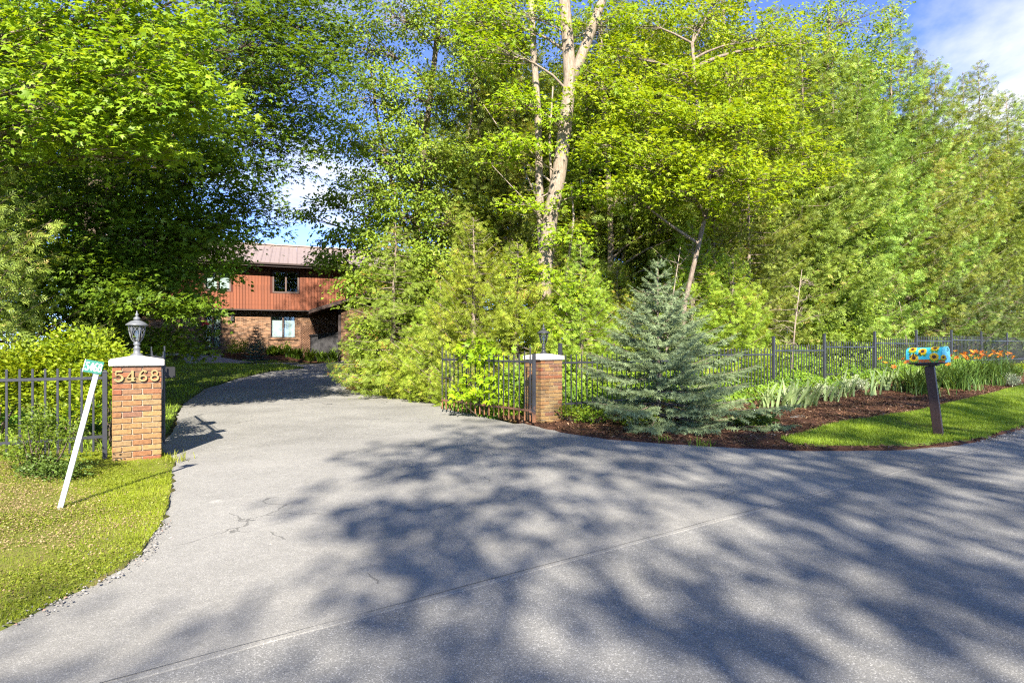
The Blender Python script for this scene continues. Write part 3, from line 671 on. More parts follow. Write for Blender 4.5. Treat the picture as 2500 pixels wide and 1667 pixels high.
# upper floor planks
pw = 0.152; npl = int((T1 - T0) / pw); pmesh = {}
for i in range(npl):
    x = T0 + (i + .5) * pw; spans = [(RB, EV + .08)]
    for (a, b, c, d) in wins_up:
        if a - .10 < x < b + .10: spans = [(RB, c - .08), (d + .08, EV + .08)]
    for z0, z1 in spans:
        key = round(z1 - z0, 3)
        if key not in pmesh: pmesh[key] = MB().box((0, 0, key / 2), (pw - .014, .03, key)).mesh('plank', M_plank, bevel=.004)
        inst('plank', pmesh[key], hs_, (x, random.uniform(-.003, .003), z0))
wall = MB()
def wall_with_holes(mb, x0, x1, z0, z1, y0, y1, holes):
    xs = sorted({x0, x1, *[h[0] for h in holes], *[h[1] for h in holes]})
    for a, b in zip(xs[:-1], xs[1:]):
        m_ = (a + b) / 2; hh = [h for h in holes if h[0] < m_ < h[1]]
        if not hh: mb.bx(a, b, y0, y1, z0, z1)
        else:
            h = hh[0]
            if h[2] > z0: mb.bx(a, b, y0, y1, z0, h[2])
            if h[3] < z1: mb.bx(a, b, y0, y1, h[3], z1)
wall_with_holes(wall, T0, T1, RB - .0, EV + .3, .018, .12, wins_up)
wall.bx(T0, T0 + .12, .12, 8.0, RB, EV + .3); wall.bx(T1 - .12, T1, .12, 8.0, RB, EV + .3); wall.bx(T0, T1, 7.9, 8.0, RB, EV + .3)
wall.build('upper_wall', M_backing, hs_)
MB().bx(T0, T1, -.01, .60, RB - .06, RB - .004).build('soffit_board', M_fascia, hs_)
BY = 0.45
holes = [(0.11, 1.39, 0.92, 2.12), (-4.25, -3.2, 0.04, 2.12), (-3.16, -2.33, 0.06, 2.12)]
lw = MB(); wall_with_holes(lw, T0, T1, -0.6, RB - .06, BY, BY + .2, holes)
lw.bx(T0, T0 + .2, BY + .2, 7.8, -0.6, RB - .06); lw.bx(T1 - .2, T1, BY + .2, 7.8, -0.6, RB - .06); lw.bx(T0, T1, 7.6, 7.8, -.6, RB - .06)
lw.build('brick_wall', M_hbrick, hs_)
MB().bx(T0, 2.4, BY - .03, BY - .002, -0.6, 0.04).build('foundation', M_foot, hs_)
MB().bx(T0 + .2, T1 - .2, BY + .9, BY + .95, -0.3, EV).build('dark_interior_sheet', M_room, hs_)  # near-black sheet behind the panes, painting the unlit interior
def window(x0, x1, z0, z1, y, panes=2, backing=None, blind=1.0, fm=None):
    fm = fm or M_trim; w_ = hs_
    f = MB(); f.bx(x0 - .05, x0 + .03, y - .05, y + .06, z0 - .05, z1 + .05); f.bx(x1 - .03, x1 + .05, y - .05, y + .06, z0 - .05, z1 + .05)
    f.bx(x0 + .03, x1 - .03, y - .048, y + .058, z0 - .05, z0 + .03); f.bx(x0 + .03, x1 - .03, y - .048, y + .058, z1 - .03, z1 + .05)
    win = f.build('window', fm, hs_)
    n = panes; wd = (x1 - x0 - .06) / n
    for i in range(n):
        a = x0 + .03 + wd * i
        MB().bx(a + .02, a + wd - .02, y + .02, y + .026, z0 + .04, z1 - .04).build('pane', M_glass, win)
        if i: MB().bx(a - .04, a + .04, y - .044, y + .054, z0 + .031, z1 - .031).build('mullion', fm, win)
    if backing:
        MB().bx(x0, x1, y + .16, y + .17, z1 - (z1 - z0) * blind, z1).build('curtain', backing, win)
    return win
for (a, b, c, d) in wins_up: window(a, b, c, d, .05, 2, M_curt if b < 0 else None, .9)
window(0.11, 1.39, 0.92, 2.12, BY + .06, 2, M_curt, .98)
MB().bx(0.0, 1.5, BY - .07, BY + .02, 0.80, 0.868).build('brick_sill', M_hbrick, hs_)
sl = window(-3.13, -2.36, 0.38, 2.08, BY + .06, 2, M_curt, 1.0)
MB().bx(-3.16, -2.33, BY + .02, BY + .1, 0.06, .33).build('sidelight_panel', M_door, hs_)
dr_ = MB().bx(-4.25, -3.2, BY + .04, BY + .1, 0.05, 2.12).build('door', M_door, hs_)
for zc in (.15, .62, 1.1, 1.58):
    MB().bx(-4.12, -3.33, BY + .02, BY + .039, zc, zc + .38).build('door_panel', M_door, dr_, bevel=.006)
MB().tube([(-3.30, BY + .0, 1.0), (-3.30, BY - .03, 1.0), (-3.40, BY - .03, 1.0)], .012, 6).build('handle', M_bronze, dr_)
wl = MB().bx(-1.86, -1.70, BY - .14, BY - .02, 1.80, 2.05).build('wall_lantern', M_blk, hs_)
MB().lathe([(.11, 0), (.02, .09)], 4, (-1.78, BY - .08, 2.06)).build('lantern_cap', M_blk, wl)
# metal roof, panel by panel, both slopes
sl_len = math.hypot(RY - EY, RG - EV); sl_a = math.atan2(RG - EV, RY - EY); npn = 46; ww = (T1 - T0 + 1.0) / npn
pan = MB().box((0, sl_len / 2, 0), (ww - .006, sl_len, .02)); pan.box((-ww / 2 + .03, sl_len / 2, .022), (.035, sl_len - .006, .026)); pan.box((0.0, sl_len / 2, .014), (.02, sl_len - .01, .012))
pmx = pan.mesh('roof_panel', M_metal)
for i in range(npn):
    for sgn in (0, 1):
        o = inst('roof_panel', pmx, hs_, (T0 - .5 + ww * (i + .5), EY if not sgn else 2 * RY - EY, EV + .10))
        o.rotation_euler = (sl_a, 0, 0) if not sgn else (sl_a, 0, math.pi)
MB().bx(T0 - .5, T1 + .5, RY - .16, RY + .16, RG + .10, RG + .16).build('ridge_cap', M_metal, hs_)
MB().bx(T0 - .5, T1 + .5, EY - .02, EY + .02, EV - .10, EV + .085).build('fascia', M_fascia, hs_)
MB().tube([(T0 - .5, EY - .07, EV + .03), (T1 + .5, EY - .07, EV + .03)], .06, 8).build('gutter', M_fascia, hs_)
MB().bx(T0 - .3, T1 + .3, EY + .02, 0.0, EV - .09, EV - .05).build('eave_soffit', M_fascia, hs_)
for xx in (T0, T1 - .1):
    mb = MB(); mb.add([(xx, .1, EV), (xx, 7.9, EV), (xx, RY, RG), (xx + .1, .1, EV), (xx + .1, 7.9, EV), (xx + .1, RY, RG)], [(0, 1, 2), (5, 4, 3), (0, 2, 5, 3), (1, 4, 5, 2), (0, 3, 4, 1)]); mb.build('gable_end', M_backing, hs_)
# low garage wing
WY = -2.6; LG = -0.5
def slab(mb, x0, z0, x1, z1, y0, y1, th): mb.add([(x0, y0, z0), (x1, y0, z1), (x1, y1, z1), (x0, y1, z0), (x0, y0, z0 + th), (x1, y0, z1 + th), (x1, y1, z1 + th), (x0, y1, z0 + th)], [(3,2,1,0),(4,5,6,7),(0,1,5,4),(1,2,6,5),(2,3,7,6),(3,0,4,7)])
mb = MB(); slab(mb, 2.08, 2.20, 6.6, 3.75, WY - .5, BY - .02, .07); slab(mb, 6.605, 3.75, 11.2, 2.2, WY - .5, BY - .02, .07); mb.build('wing_roof', M_shingle, hs_)
mb = MB(); slab(mb, 2.05, 2.08, 6.6, 3.64, WY - .545, WY - .505, .145); slab(mb, 6.605, 3.64, 11.2, 2.08, WY - .545, WY - .505, .145); mb.build('barge_board', M_trim, hs_)
mb = MB(); slab(mb, 2.1, 2.14, 6.6, 3.69, WY - .45, BY - .03, .03); mb.build('porch_ceiling', M_fascia, hs_)
MB().bx(3.66, 4.40, WY, WY + .45, LG, 2.62).build('brick_pier', M_hbrick, hs_)
MB().bx(3.64, 4.42, WY - .02, WY + .47, LG - .1, LG + .16).build('pier_footing', M_foot, hs_)
MB().bx(3.52, 3.65, WY + .1, WY + .25, LG, 2.6).build('porch_post', M_fascia, hs_)
gd = MB().bx(4.40, 9.4, WY + .15, WY + .22, LG, 1.95).build('garage_door', M_door, hs_)
for r_ in range(4):
    for c_ in range(5): MB().bx(4.52 + c_ * .98, 5.36 + c_ * .98, WY + .13, WY + .149, LG + .08 + r_ * .6, LG + .56 + r_ * .6).build('door_panel', M_door, gd, bevel=.006)
MB().bx(4.40, 11.0, WY + .05, WY + .35, 1.95, 2.5).build('wing_wall', M_hbrick, hs_)
MB().bx(9.4, 11.0, WY + .05, WY + .35, LG, 1.95).build('wing_wall', M_hbrick, hs_)
MB().bx(3.70, 4.0, WY + .45, BY, LG, 2.6).build('wing_wall', M_hbrick, hs_)
MB().bx(4.02, 4.12, WY - .012, WY - .001, -.02, .06).build('outlet', M_foot, hs_)
# lattice panel
lt = thing('lattice', 'brown diamond lattice panel leaning on the house wall', 'lattice', (*(HP + HE * 1.62 + HM * .22), HB), HA)
MB().bx(0, .03, 0, .03, -.5, 1.72).build('frame_bar', M_lat, lt); MB().bx(.93, .96, 0, .03, -.5, 1.72).build('frame_bar', M_lat, lt); MB().bx(.03, .93, 0, .03, 1.69, 1.72).build('frame_bar', M_lat, lt)
mb = {}
for dirn in (1, -1):
    for j in range(-18, 10):
        c0 = j * .13; pts = []
        for x in np.linspace(.03, .93, 7):
            z = c0 + (x if dirn > 0 else .93 - x) + .5
            if -.5 < z < 1.69: pts.append((x, .012 if dirn > 0 else .02, z))
        if len(pts) > 1:
            MB().tube([pts[0], pts[-1]], .017, 4).build('slat', M_lat, lt)
# storage shed in the porch
sp = HP + HE * 2.16 - HM * 1.35
sh = thing('storage_shed', 'low charcoal storage shed with sloping lid in the porch', 'shed', (sp[0], sp[1], HB - .47), HA)
mb = MB(); mb.add([(0,0,0),(1.48,0,0),(1.48,.9,0),(0,.9,0),(0,0,1.42),(1.48,0,1.62),(1.48,.9,1.66),(0,.9,1.46)], [(3,2,1,0),(4,5,6,7),(0,1,5,4),(1,2,6,5),(2,3,7,6),(3,0,4,7)]); mb.build('body', M_shed, sh)
mb = MB(); mb.add([(-.06,-.08,1.43),(1.54,-.08,1.64),(1.54,.95,1.69),(-.06,.95,1.48),(-.06,-.08,1.49),(1.54,-.08,1.70),(1.54,.95,1.75),(-.06,.95,1.54)], [(3,2,1,0),(4,5,6,7),(0,1,5,4),(1,2,6,5),(2,3,7,6),(3,0,4,7)]); mb.build('lid', M_shed, sh)
for (a, b) in ((.06, .5), (.56, 1.42)):
    for (c, d) in ((.08, .6), (.68, 1.34)): MB().bx(a, b, -.02, -.001, c, d).build('door_panel', M_shed, sh, bevel=.005)

# ------------------------------------------------------------------ foliage engine
def unit(a): return a / (np.linalg.norm(a, axis=-1, keepdims=True) + 1e-9)
UPV = np.array([0, 0, 1.0]); SUNV = np.array(sun_dir)
def PD(u, v, Y): return np.array([(u - 1176) / 1307 * Y, Y, CAMZ - (v - 800.6) / 1307 * Y])   # pixel of the 2352-wide view at a distance
def tmpl_fan(outline, c, cup=-0.1):
    V = [(*c, 0.05)] + [(x, y, cup * (abs(x) * 1.2 + max(0, y - .5))) for x, y in outline]; n = len(outline)
    return np.array(V), np.array([(0, 1 + i, 1 + (i + 1) % n) for i in range(n)])
T_MAPLE = tmpl_fan([(0, 0), (.40, .06), (.27, .27), (.56, .60), (.19, .52), (0, 1.0), (-.19, .52), (-.56, .60), (-.27, .27), (-.40, .06)], (0, .36))
T_MAPL = (np.array([(0, 0, 0), (.17, .42, .05), (0, 1, -.08), (-.17, .42, .05), (.36, .22, .0), (.56, .62, -.08), (-.36, .22, .0), (-.56, .62, -.08)]), np.array([(0, 1, 2), (0, 2, 3), (0, 4, 5), (0, 5, 1), (0, 7, 6), (0, 3, 7)]))
T_OVATE = (np.array([(0, 0, 0), (.27, .38, .07), (.20, .72, .05), (0, 1, -.04), (-.20, .72, .05), (-.27, .38, .07)]), np.array([(0, 1, 3), (1, 2, 3), (0, 3, 5), (5, 3, 4)]))
T_KITE = (np.array([(0, 0, 0), (.30, .45, .07), (0, 1, -.04), (-.30, .45, .07)]), np.array([(0, 1, 2), (0, 2, 3)]))
def t_cedar():
    V = []; F = []; r = np.random.default_rng(3)
    def kite(a, b, w):
        a = np.array(a); b = np.array(b); d = unit(b - a); s = np.array([d[1], -d[0], 0]) * w; k = len(V)
        m = a * .4 + b * .6
        V.extend([a, m + s, b, m - s]); F.extend([(k, k+1, k+2), (k, k+2, k+3)])
    kite((0, .1, 0), (0, 1, -.12), .05)
    for i, y in enumerate((.05, .28, .52)):
        for sg in (-1, 1):
            L_ = (.72, .58, .40)[i] * r.uniform(.8, 1.15)
            kite((0, y, 0), (sg * L_ * .75, y + L_ * .55, r.uniform(-.16, .08)), .05)
    return np.array(V), np.array(F)
T_CEDAR = t_cedar()
def t_needles(n=30, ln=.16, wd=.028):
    V = []; F = []; r = np.random.default_rng(4)
    for i in range(n):
        y = .05 + .95 * i / n; a = i * 2.4; d = np.array([math.cos(a) * .85, .55, math.sin(a) * .85]); d /= np.linalg.norm(d)
        s = np.cross(d, [0, 1, 0]); s /= np.linalg.norm(s); L_ = ln * r.uniform(.8, 1.1) * (1 if y < .9 else .8); b = np.array([0, y, 0]); k = len(V)
        V.extend([b - s * wd / 2, b + s * wd / 2, b + d * L_]); F.append((k, k+1, k+2))
    k = len(V); V.extend([(-.012, 0, 0), (.012, 0, 0), (0, 1, 0)]); F.append((k, k+1, k+2))
    return np.array(V), np.array(F)
T_NEEDLE = t_needles()
def leaves_mesh(name, tm, P, T, N, S, rnd, material):
    tv, tf = tm; n = len(P); k = len(tv)
    T = unit(T); X = unit(np.cross(T, N)); N = np.cross(X, T)
    V = P[:, None, :] + S[:, None, None] * (tv[None, :, 0:1] * X[:, None, :] + tv[None, :, 1:2] * T[:, None, :] + tv[None, :, 2:3] * N[:, None, :])
    F = (tf[None] + (np.arange(n) * k)[:, None, None]).reshape(-1, 3)
    jit = np.repeat(np.random.default_rng(9).uniform(-.18, .18, len(F) // 2 + 1), 2)[:len(F)] if tm is T_CEDAR else 0
    return np_mesh(name, V, F, material, np.clip(np.repeat(rnd, len(tf)) + jit, 0, 1))
def spray(C, D, Rr, m, r, flat=.14, droop=.3, size=(.09, .14), tilt=.4, spread=.42, hang=.25):
    """leaves around a twig: C centres, D outward directions, Rr reach; returns P, T, N, S, rnd"""
    S_ = len(C); D = unit(D); side = unit(np.cross(D, UPV)); U = np.cross(side, D)
    a = r.uniform(-.7, 1, (S_, m)); b = r.normal(0, spread, (S_, m)) * (1.05 - .45 * np.abs(a)); c = r.normal(0, flat, (S_, m)) - droop * a * np.abs(a) - droop * .7 * b * b
    E = lambda q: q[..., None]
    P = C[:, None] + E(Rr[:, None] * a) * D[:, None] + E(Rr[:, None] * b) * side[:, None] + E(Rr[:, None] * c) * U[:, None]
    T = D[:, None] * .55 + E(np.sign(b) * np.minimum(np.abs(b) * 2.2, 1)) * side[:, None] + r.normal(0, .35, (S_, m, 3)) - UPV * hang
    N = U[:, None] * .8 + SUNV * .75 + r.normal(0, tilt, (S_, m, 3))
    sz = r.uniform(*size, (S_, m)); rn = np.clip(r.uniform(0, 1, (S_, 1)) * .55 + r.uniform(0, 1, (S_, m)) * .5, 0, 1)
    q = lambda z: z.reshape(-1, 3)
    return q(P), q(T), q(N), sz.ravel(), rn.ravel()
def lobe_points(r, c, rad, n, hollow=.45, low=-.75):
    d = unit(r.normal(0, 1, (int(n * 1.6) + 4, 3))); d = d[d[:, 2] > low][:n]
    ph = r.uniform(0, 6.28, 6); w_ = 1 + .22 * np.sin(d[:, 0] * 4 + ph[0]) * np.sin(d[:, 1] * 4 + ph[1]) + .16 * np.sin(d[:, 2] * 7 + ph[2] + d[:, 0] * 3)
    rr = (hollow + (1 - hollow) * r.uniform(0, 1, len(d)) ** .6) * w_
    return np.array(c) + d * rr[:, None] * np.array(rad), d
def bark_mat(name, c1, c2, scale=7.0):
    m, N, L, o = mat(name)
    tc = N('ShaderNodeTexCoord'); mp = N('ShaderNodeMapping'); mp.inputs['Scale'].default_value = (1, 1, .22); L(tc.outputs['Object'], mp.inputs[0])
    n = N('ShaderNodeTexNoise', {'Scale': scale * 4, 'Detail': 8.0, 'Roughness': .7}); L(mp.outputs[0], n.inputs['Vector'])
    r = ramp(N, [(.35, c1), (.65, c2)]); L(n.outputs['Fac'], r.inputs[0])
    p = N('ShaderNodeBsdfPrincipled', {'Roughness': .9, 'Specular IOR Level': .15}); L(r.outputs[0], p.inputs['Base Color'])
    b = N('ShaderNodeBump', {'Strength': .9, 'Distance': .02}); L(n.outputs['Fac'], b.inputs['Height']); L(b.outputs[0], p.inputs['Normal']); L(p.outputs[0], o.inputs['Surface']); return m
M_bark = bark_mat('grey_brown_bark', (.10, .075, .055), (.26, .21, .165))
M_barkp = bark_mat('pale_ridged_bark', (.13, .10, .075), (.31, .255, .20))
M_barkd = bark_mat('dark_bark', (.05, .038, .028), (.13, .10, .075))
M_maple = foliage('maple_leaves', (.045, .105, .009), (.13, .24, .016), .40, odd=(.22, .30, .04))
M_mapley = foliage('yellow_green_maple_leaves', (.13, .215, .007), (.29, .37, .014), .42, odd=(.44, .43, .05))
M_maples = foliage('sun_toned_maple_leaves', (.09, .165, .009), (.25, .335, .018), .42, odd=(.34, .40, .04))  # yellower copy of the maple leaves, sunlight put into the colour
M_iron2 = foliage('ironwood_leaves', (.085, .155, .014), (.24, .34, .035), .40, odd=(.38, .41, .11))
M_cedar = foliage('cedar_foliage', (.075, .12, .014), (.27, .345, .055), .28, rough=.6, objv=.2, odd=(.36, .29, .10))
M_cedary = foliage('golden_cedar_foliage', (.13, .20, .016), (.31, .39, .04), .36, rough=.6, odd=(.36, .25, .06))
M_hem = foliage('hemlock_foliage', (.11, .18, .02), (.27, .36, .05), .34, rough=.6, odd=(.42, .20, .05))
M_gold = foliage('golden_shrub_leaves', (.10, .17, .007), (.25, .32, .012), .38, odd=(.36, .36, .03))
M_shrub = foliage('green_shrub_leaves', (.05, .10, .015), (.12, .19, .035), .35)
M_spruce = foliage('blue_spruce_needles', (.065, .105, .045), (.24, .31, .15), .18, (1.2, 1.2, .8), rough=.6)
M_spruced = foliage('dark_spruce_needles', (.03, .06, .05), (.075, .12, .10), .1, (1.2, 1.2, .9), rough=.6)
M_under = foliage('vine_leaves', (.07, .14, .012), (.19, .28, .022), .42)
M_irisl = foliage('iris_leaves', (.16, .23, .08), (.30, .38, .17), .32, (1.5, 1.4, .7), rough=.45)
M_lily = foliage('daylily_leaves', (.05, .10, .02), (.12, .18, .035), .3)
M_fern = foliage('fern_fronds', (.06, .12, .01), (.14, .22, .02), .35)
M_silver = foliage('pale_variegated_leaves', (.20, .24, .13), (.42, .44, .30), .3, (1.2, 1.2, .9))
M_orange = foliage('orange_petals', (.62, .13, .012), (.85, .27, .02), .3, (1.2, 1, .6))
M_pink = foliage('crimson_petals', (.62, .02, .05), (.8, .06, .12), .3, (1.2, 1, 1))

def limb(mb, a, b, r0, r1, r, n=6, bend=.12, segs=5):
    a = np.array(a, float); b = np.array(b, float); L_ = np.linalg.norm(b - a); off = r.normal(0, bend * L_ * .5, 3); off[2] = abs(off[2]) * .6 + bend * L_ * .4
    pts = [a + (b - a) * t + off * math.sin(t * math.pi) * (1 - t * .4) for t in np.linspace(0, 1, segs)]
    mb.tube(pts, [r0 + (r1 - r0) * t for t in np.linspace(0, 1, segs)], n, False); return pts
def broadleaf(name, label, base, trunk, lobes, leafm, barkm, seed, tm=T_MAPLE, size=(.09, .14), per=15, reach=.42, flat=.14, droop=.3, density=1.0, group=None, trunk_r=(.25, .10), extra=(), twigs=.35, hang=.25, tilt=.4, cat='tree', hollow=.45, kind=None, spread=.42, low=-.75):
    """trunk and lobes are in world coordinates; the thing's origin is its base"""
    r = np.random.default_rng(seed); base = np.array(base, float)
    t = thing(name, label, cat, tuple(base), 0, group, kind)
    tr = MB(); tp = [np.array(p, float) - base for p in trunk]
    n = len(tp); tr.tube(tp, [trunk_r[0] + (trunk_r[1] - trunk_r[0]) * (i / (n - 1)) ** .8 for i in range(n)], 12, True)
    for pts, r0, r1 in extra:
        q = [np.array(p, float) - base for p in pts]; tr.tube(q, [r0 + (r1 - r0) * i / (len(q) - 1) for i in range(len(q))], 9, True)
    tro = tr.build('trunk', barkm, t, True)
    br = MB(); A = []
    dens = np.array(tp)
    fine = np.concatenate([np.linspace(dens[i], dens[i+1], 8) for i in range(n - 1)])
    for (c, rad, ns) in lobes:
        c = np.array(c, float) - base; rad = np.array(rad, float)
        d = np.linalg.norm((fine - c) * [1, 1, 1.0] + [0, 0, .35 * np.linalg.norm((fine - c)[:, :2], axis=1).mean()], axis=1); a = fine[int(np.argmin(d))]
        dist = np.linalg.norm(c - a); rr = min(.09, .012 + dist * .012)
        pts = limb(br, a, c, rr, .012, r, 6)
        C, D = lobe_points(r, c, rad, max(3, int(ns * density)), hollow, low)
        Dh = D * [1, 1, .35] + r.normal(0, .25, D.shape) + unit((c - a)[None] * [1, 1, .2]) * .35
        A.append(spray(C, Dh, reach * r.uniform(.7, 1.25, len(C)), per, r, flat, droop, size, tilt, hang=hang, spread=spread))
        for j in range(len(C)):
            if r.uniform() < twigs:
                s0 = np.array(pts[r.integers(2, 5)]); br.tube([s0, (s0 + C[j]) / 2 + r.normal(0, .06, 3), C[j] + unit(Dh[j]) * reach * .5], [.011, .007, .003], 3, False)
    if br.v: br.build('branches', barkm, t, True)['kind'] = 'stuff'
    P, T, N, S, rn = [np.concatenate(x) for x in zip(*A)]
    o = link(bpy.data.objects.new('crown', leaves_mesh('crown', tm, P, T, N, S, rn, leafm)), t); o['kind'] = 'stuff'
    return t
def cedar(name, label, base, H, Rm, seed, leafm, barkm, nb=150, per=26, size=(.20, .36), group=None, lean=(0, 0), bare=.02, top_thin=.55, tm=T_CEDAR, droop=.10, upturn=.35, tilt=.7, r0=.11, shape=1.1, cat='tree', kind=None):
    r = np.random.default_rng(seed); base = np.array(base, float)
    t = thing(name, label, cat, tuple(base), 0, group, kind)
    zs = np.linspace(0, H, 9); wig = np.cumsum(r.normal(0, .035, (9, 2)), 0) * H / 10
    tp = [(lean[0] * (z / H) ** 1.5 + wig[i, 0], lean[1] * (z / H) ** 1.5 + wig[i, 1], z) for i, z in enumerate(zs)]
    MB().tube(tp, [r0 * (1 - .93 * z / H) for z in zs], 9).build('trunk', barkm, t, True)
    br = MB(); Ps = []; Ts = []; Ns = []; Ss = []; Rn = []
    for i in range(nb):
        f = bare + (1 - bare) * ((i + r.uniform(0, 1)) / nb); z = f * H; az = i * 2.39996 + r.normal(0, .3)
        L_ = Rm * (max(0.0, 1 - f ** shape) ** .75) * r.uniform(.72, 1.18) + .10
        c0 = np.array([np.interp(z, zs, [p[k] for p in tp]) for k in range(3)])
        d = np.array([math.cos(az), math.sin(az), 0]); rise = r.uniform(-.12, .22)
        q = lambda s: c0 + d * L_ * s + UPV * L_ * (rise * s + upturn * s * s - droop * 4 * s * (1 - s))
        br.tube([q(0), q(.5), q(1)], [.012 + L_ * .010, .012, .003], 4, False)
        m = max(3, int(per * (L_ / Rm) ** .8 * (1.0 if f < .75 else top_thin)))
        s = r.uniform(.22, 1.03, m) ** .8; P = np.array([q(x) for x in s]); sd = np.array([-d[1], d[0], 0]); lat = r.normal(0, .22, m) * L_ ** .7 * (1.2 - s)
        P = P + sd * lat[:, None] + r.normal(0, .05, (m, 3)) - UPV * np.abs(r.normal(0, .06, m))[:, None]
        T = d * .8 + sd * (np.sign(lat) * .6)[:, None] + r.normal(0, .45, (m, 3)) + UPV * r.uniform(-.45, .25, m)[:, None]
        N = UPV * .6 + d * .5 + r.normal(0, tilt, (m, 3)) + SUNV * .3
        Ps.append(P); Ts.append(T); Ns.append(N); Ss.append(r.uniform(*size, m)); Rn.append(np.clip(r.uniform(0, .55) + r.uniform(0, .5, m), 0, 1))
    br.build('branches', barkm, t, True)['kind'] = 'stuff'
    P, T, N, S, rn = [np.concatenate(x) for x in (Ps, Ts, Ns, Ss, Rn)]
    o = link(bpy.data.objects.new('crown', leaves_mesh('crown', tm, P, T, N, S, rn, leafm)), t); o['kind'] = 'stuff'
    return t
def place(src, loc, rz, s, label, group=None, name=None):
    c = copy_tree(src); c.location = loc; c.rotation_euler = (0, 0, rz); c.scale = s if hasattr(s, '__len__') else (s, s, s)
    c['label'] = label
    if group: c['group'] = group
    return c
ORD = 'first second third fourth fifth sixth seventh eighth ninth tenth'.split()
POSTS = [0.06, 3.55, 7.1, 9.6, 12.6, 15.6, 18.6, 21.6, 24.6, 27.6]
def panel_of(p):
    q = (np.array(p[:2]) - np.array([0.86, 10.72])) @ SD
    return ORD[int(np.clip(np.searchsorted(POSTS, q) - 1, 0, 9))]
def L3(u, v, Y, a, b, c, n): return (PD(u, v, Y), (a, b, c), n)
def on_line(ud, n):                       # where the sight line of column ud crosses a line n metres behind the gate line
    k = (ud - 1176) / 1307; o = P0 + ND * n
    s = (k * o[1] - o[0]) / (SD[0] - k * SD[1]); p = o + SD * s
    return (p[0], p[1], hz(*p))

# ------------------------------------------------------------------ trees by the house side of the drive
b1 = at(0, 9.6); b1 = (-11.2, 9.8, hz(-11.2, 9.8))
broadleaf('maple_tree', 'sunlit yellow-green maple overhanging the picket fence and numbered pillar', b1,
  [b1, (-11.1, 9.8, 2.2), (-10.7, 9.7, 4.6), (-10.3, 9.6, 7.2), (-10.0, 9.5, 10)],
  [L3(60,110,9.3,1.5,1.3,.65,75), L3(200,40,9.0,1.5,1.3,.6,75), L3(90,250,9.1,1.5,1.1,.5,70), L3(290,170,8.9,1.3,1.1,.5,70), L3(395,235,9.0,.95,.8,.3,45), L3(230,300,9.1,1.1,.9,.3,50),
   L3(-60,330,9.2,1.0,.9,.4,30), L3(200,-80,9.5,1.9,1.8,.8,70), L3(350,70,9.6,1.1,1.0,.5,45), L3(-120,100,9.5,1.6,1.5,1.0,40), L3(330,345,9.4,.9,.8,.22,30), L3(450,205,9.4,.6,.6,.18,18)],
  M_maples, M_bark, 11, density=1.5, size=(.06, .135), per=17, reach=.40, droop=.22, flat=.11)
b2 = (-10.6, 14.2, hz(-10.6, 14.2))
broadleaf('maple_tree', 'huge dark green maple shading the drive in front of the house', b2,
  [b2, (-10.5, 14.2, 2.5), (-10.3, 14.1, 5), (-9.9, 14.0, 8), (-9.6, 13.9, 11), (-9.4, 13.9, 14), (-9.3, 13.9, 16.5)],
  [L3(560,110,13,1.9,1.8,1.3,95), L3(650,190,13.6,1.5,1.5,1.1,80), L3(480,-40,13,2.0,2,1.3,70), L3(690,60,14.6,1.3,1.4,1.3,70), L3(620,-60,14,2,1.8,1.4,70), L3(590,330,13.8,1.5,1.4,1.0,80), L3(695,320,14.8,.7,.8,1.0,42),
   L3(480,400,12.8,1.5,1.4,1.0,80), L3(560,490,13.4,.9,.9,.6,45), L3(390,330,12.2,1.4,1.2,.8,60), L3(300,420,12,1.5,1.3,1.0,70), L3(410,545,12.5,1.3,1.1,.8,65), L3(470,560,12.8,.9,.9,.5,40), L3(400,655,12.3,.8,.7,.40,36), L3(330,560,12,1.4,1.2,.9,65),
   L3(200,470,11.6,1.5,1.2,1.0,65), L3(90,440,11.6,1.5,1.2,1.0,60), L3(150,600,11.4,1.2,1,.8,55), L3(40,610,11.6,1.2,1,.8,50), L3(240,650,11.4,1.1,1,.6,50), L3(330,700,11.2,.75,.7,.35,34), L3(430,700,11.6,.5,.5,.2,16), L3(150,720,11.8,1.2,1,.5,46), L3(20,740,12,1.2,1,.6,42),
   L3(300,200,13.5,2,1.5,1.4,60), L3(100,250,13.5,2.2,1.5,1.6,60), L3(760,130,15.4,.6,.7,.8,24), L3(680,-260,15,2.0,1.8,1.6,30), L3(560,-330,14.5,2.4,2,1.8,32), L3(420,-380,14,2.4,2.2,1.8,32), L3(300,-420,14.5,2.2,2,1.8,30), L3(520,-560,14.5,2.2,2,1.5,26), L3(380,-600,14,2.0,2,1.5,24), L3(520,60,15.4,1.6,1.2,1.4,44), L3(610,150,15.6,1.5,1.2,1.3,44), L3(665,245,15.6,1.0,1.0,1.0,30), L3(540,250,15.2,1.5,1.2,1.2,40), L3(640,30,16,1.5,1.2,1.3,36), L3(450,150,15.2,1.6,1.2,1.4,40), L3(250,790,12.6,1.3,.8,.5,44), L3(380,790,13.4,1.0,.8,.5,30)],
  M_maple, M_barkd, 12, T_MAPL, density=1.8, size=(.06, .14), per=18, reach=.42, trunk_r=(.30, .10))
cedL = cedar('cedar_tree', 'pale green cedar behind the picket fence under the maples', at(-110, 9.2), 5.6, 1.9, 21, M_cedar, M_barkd, 130, 75, (.10, .2), shape=1.3)
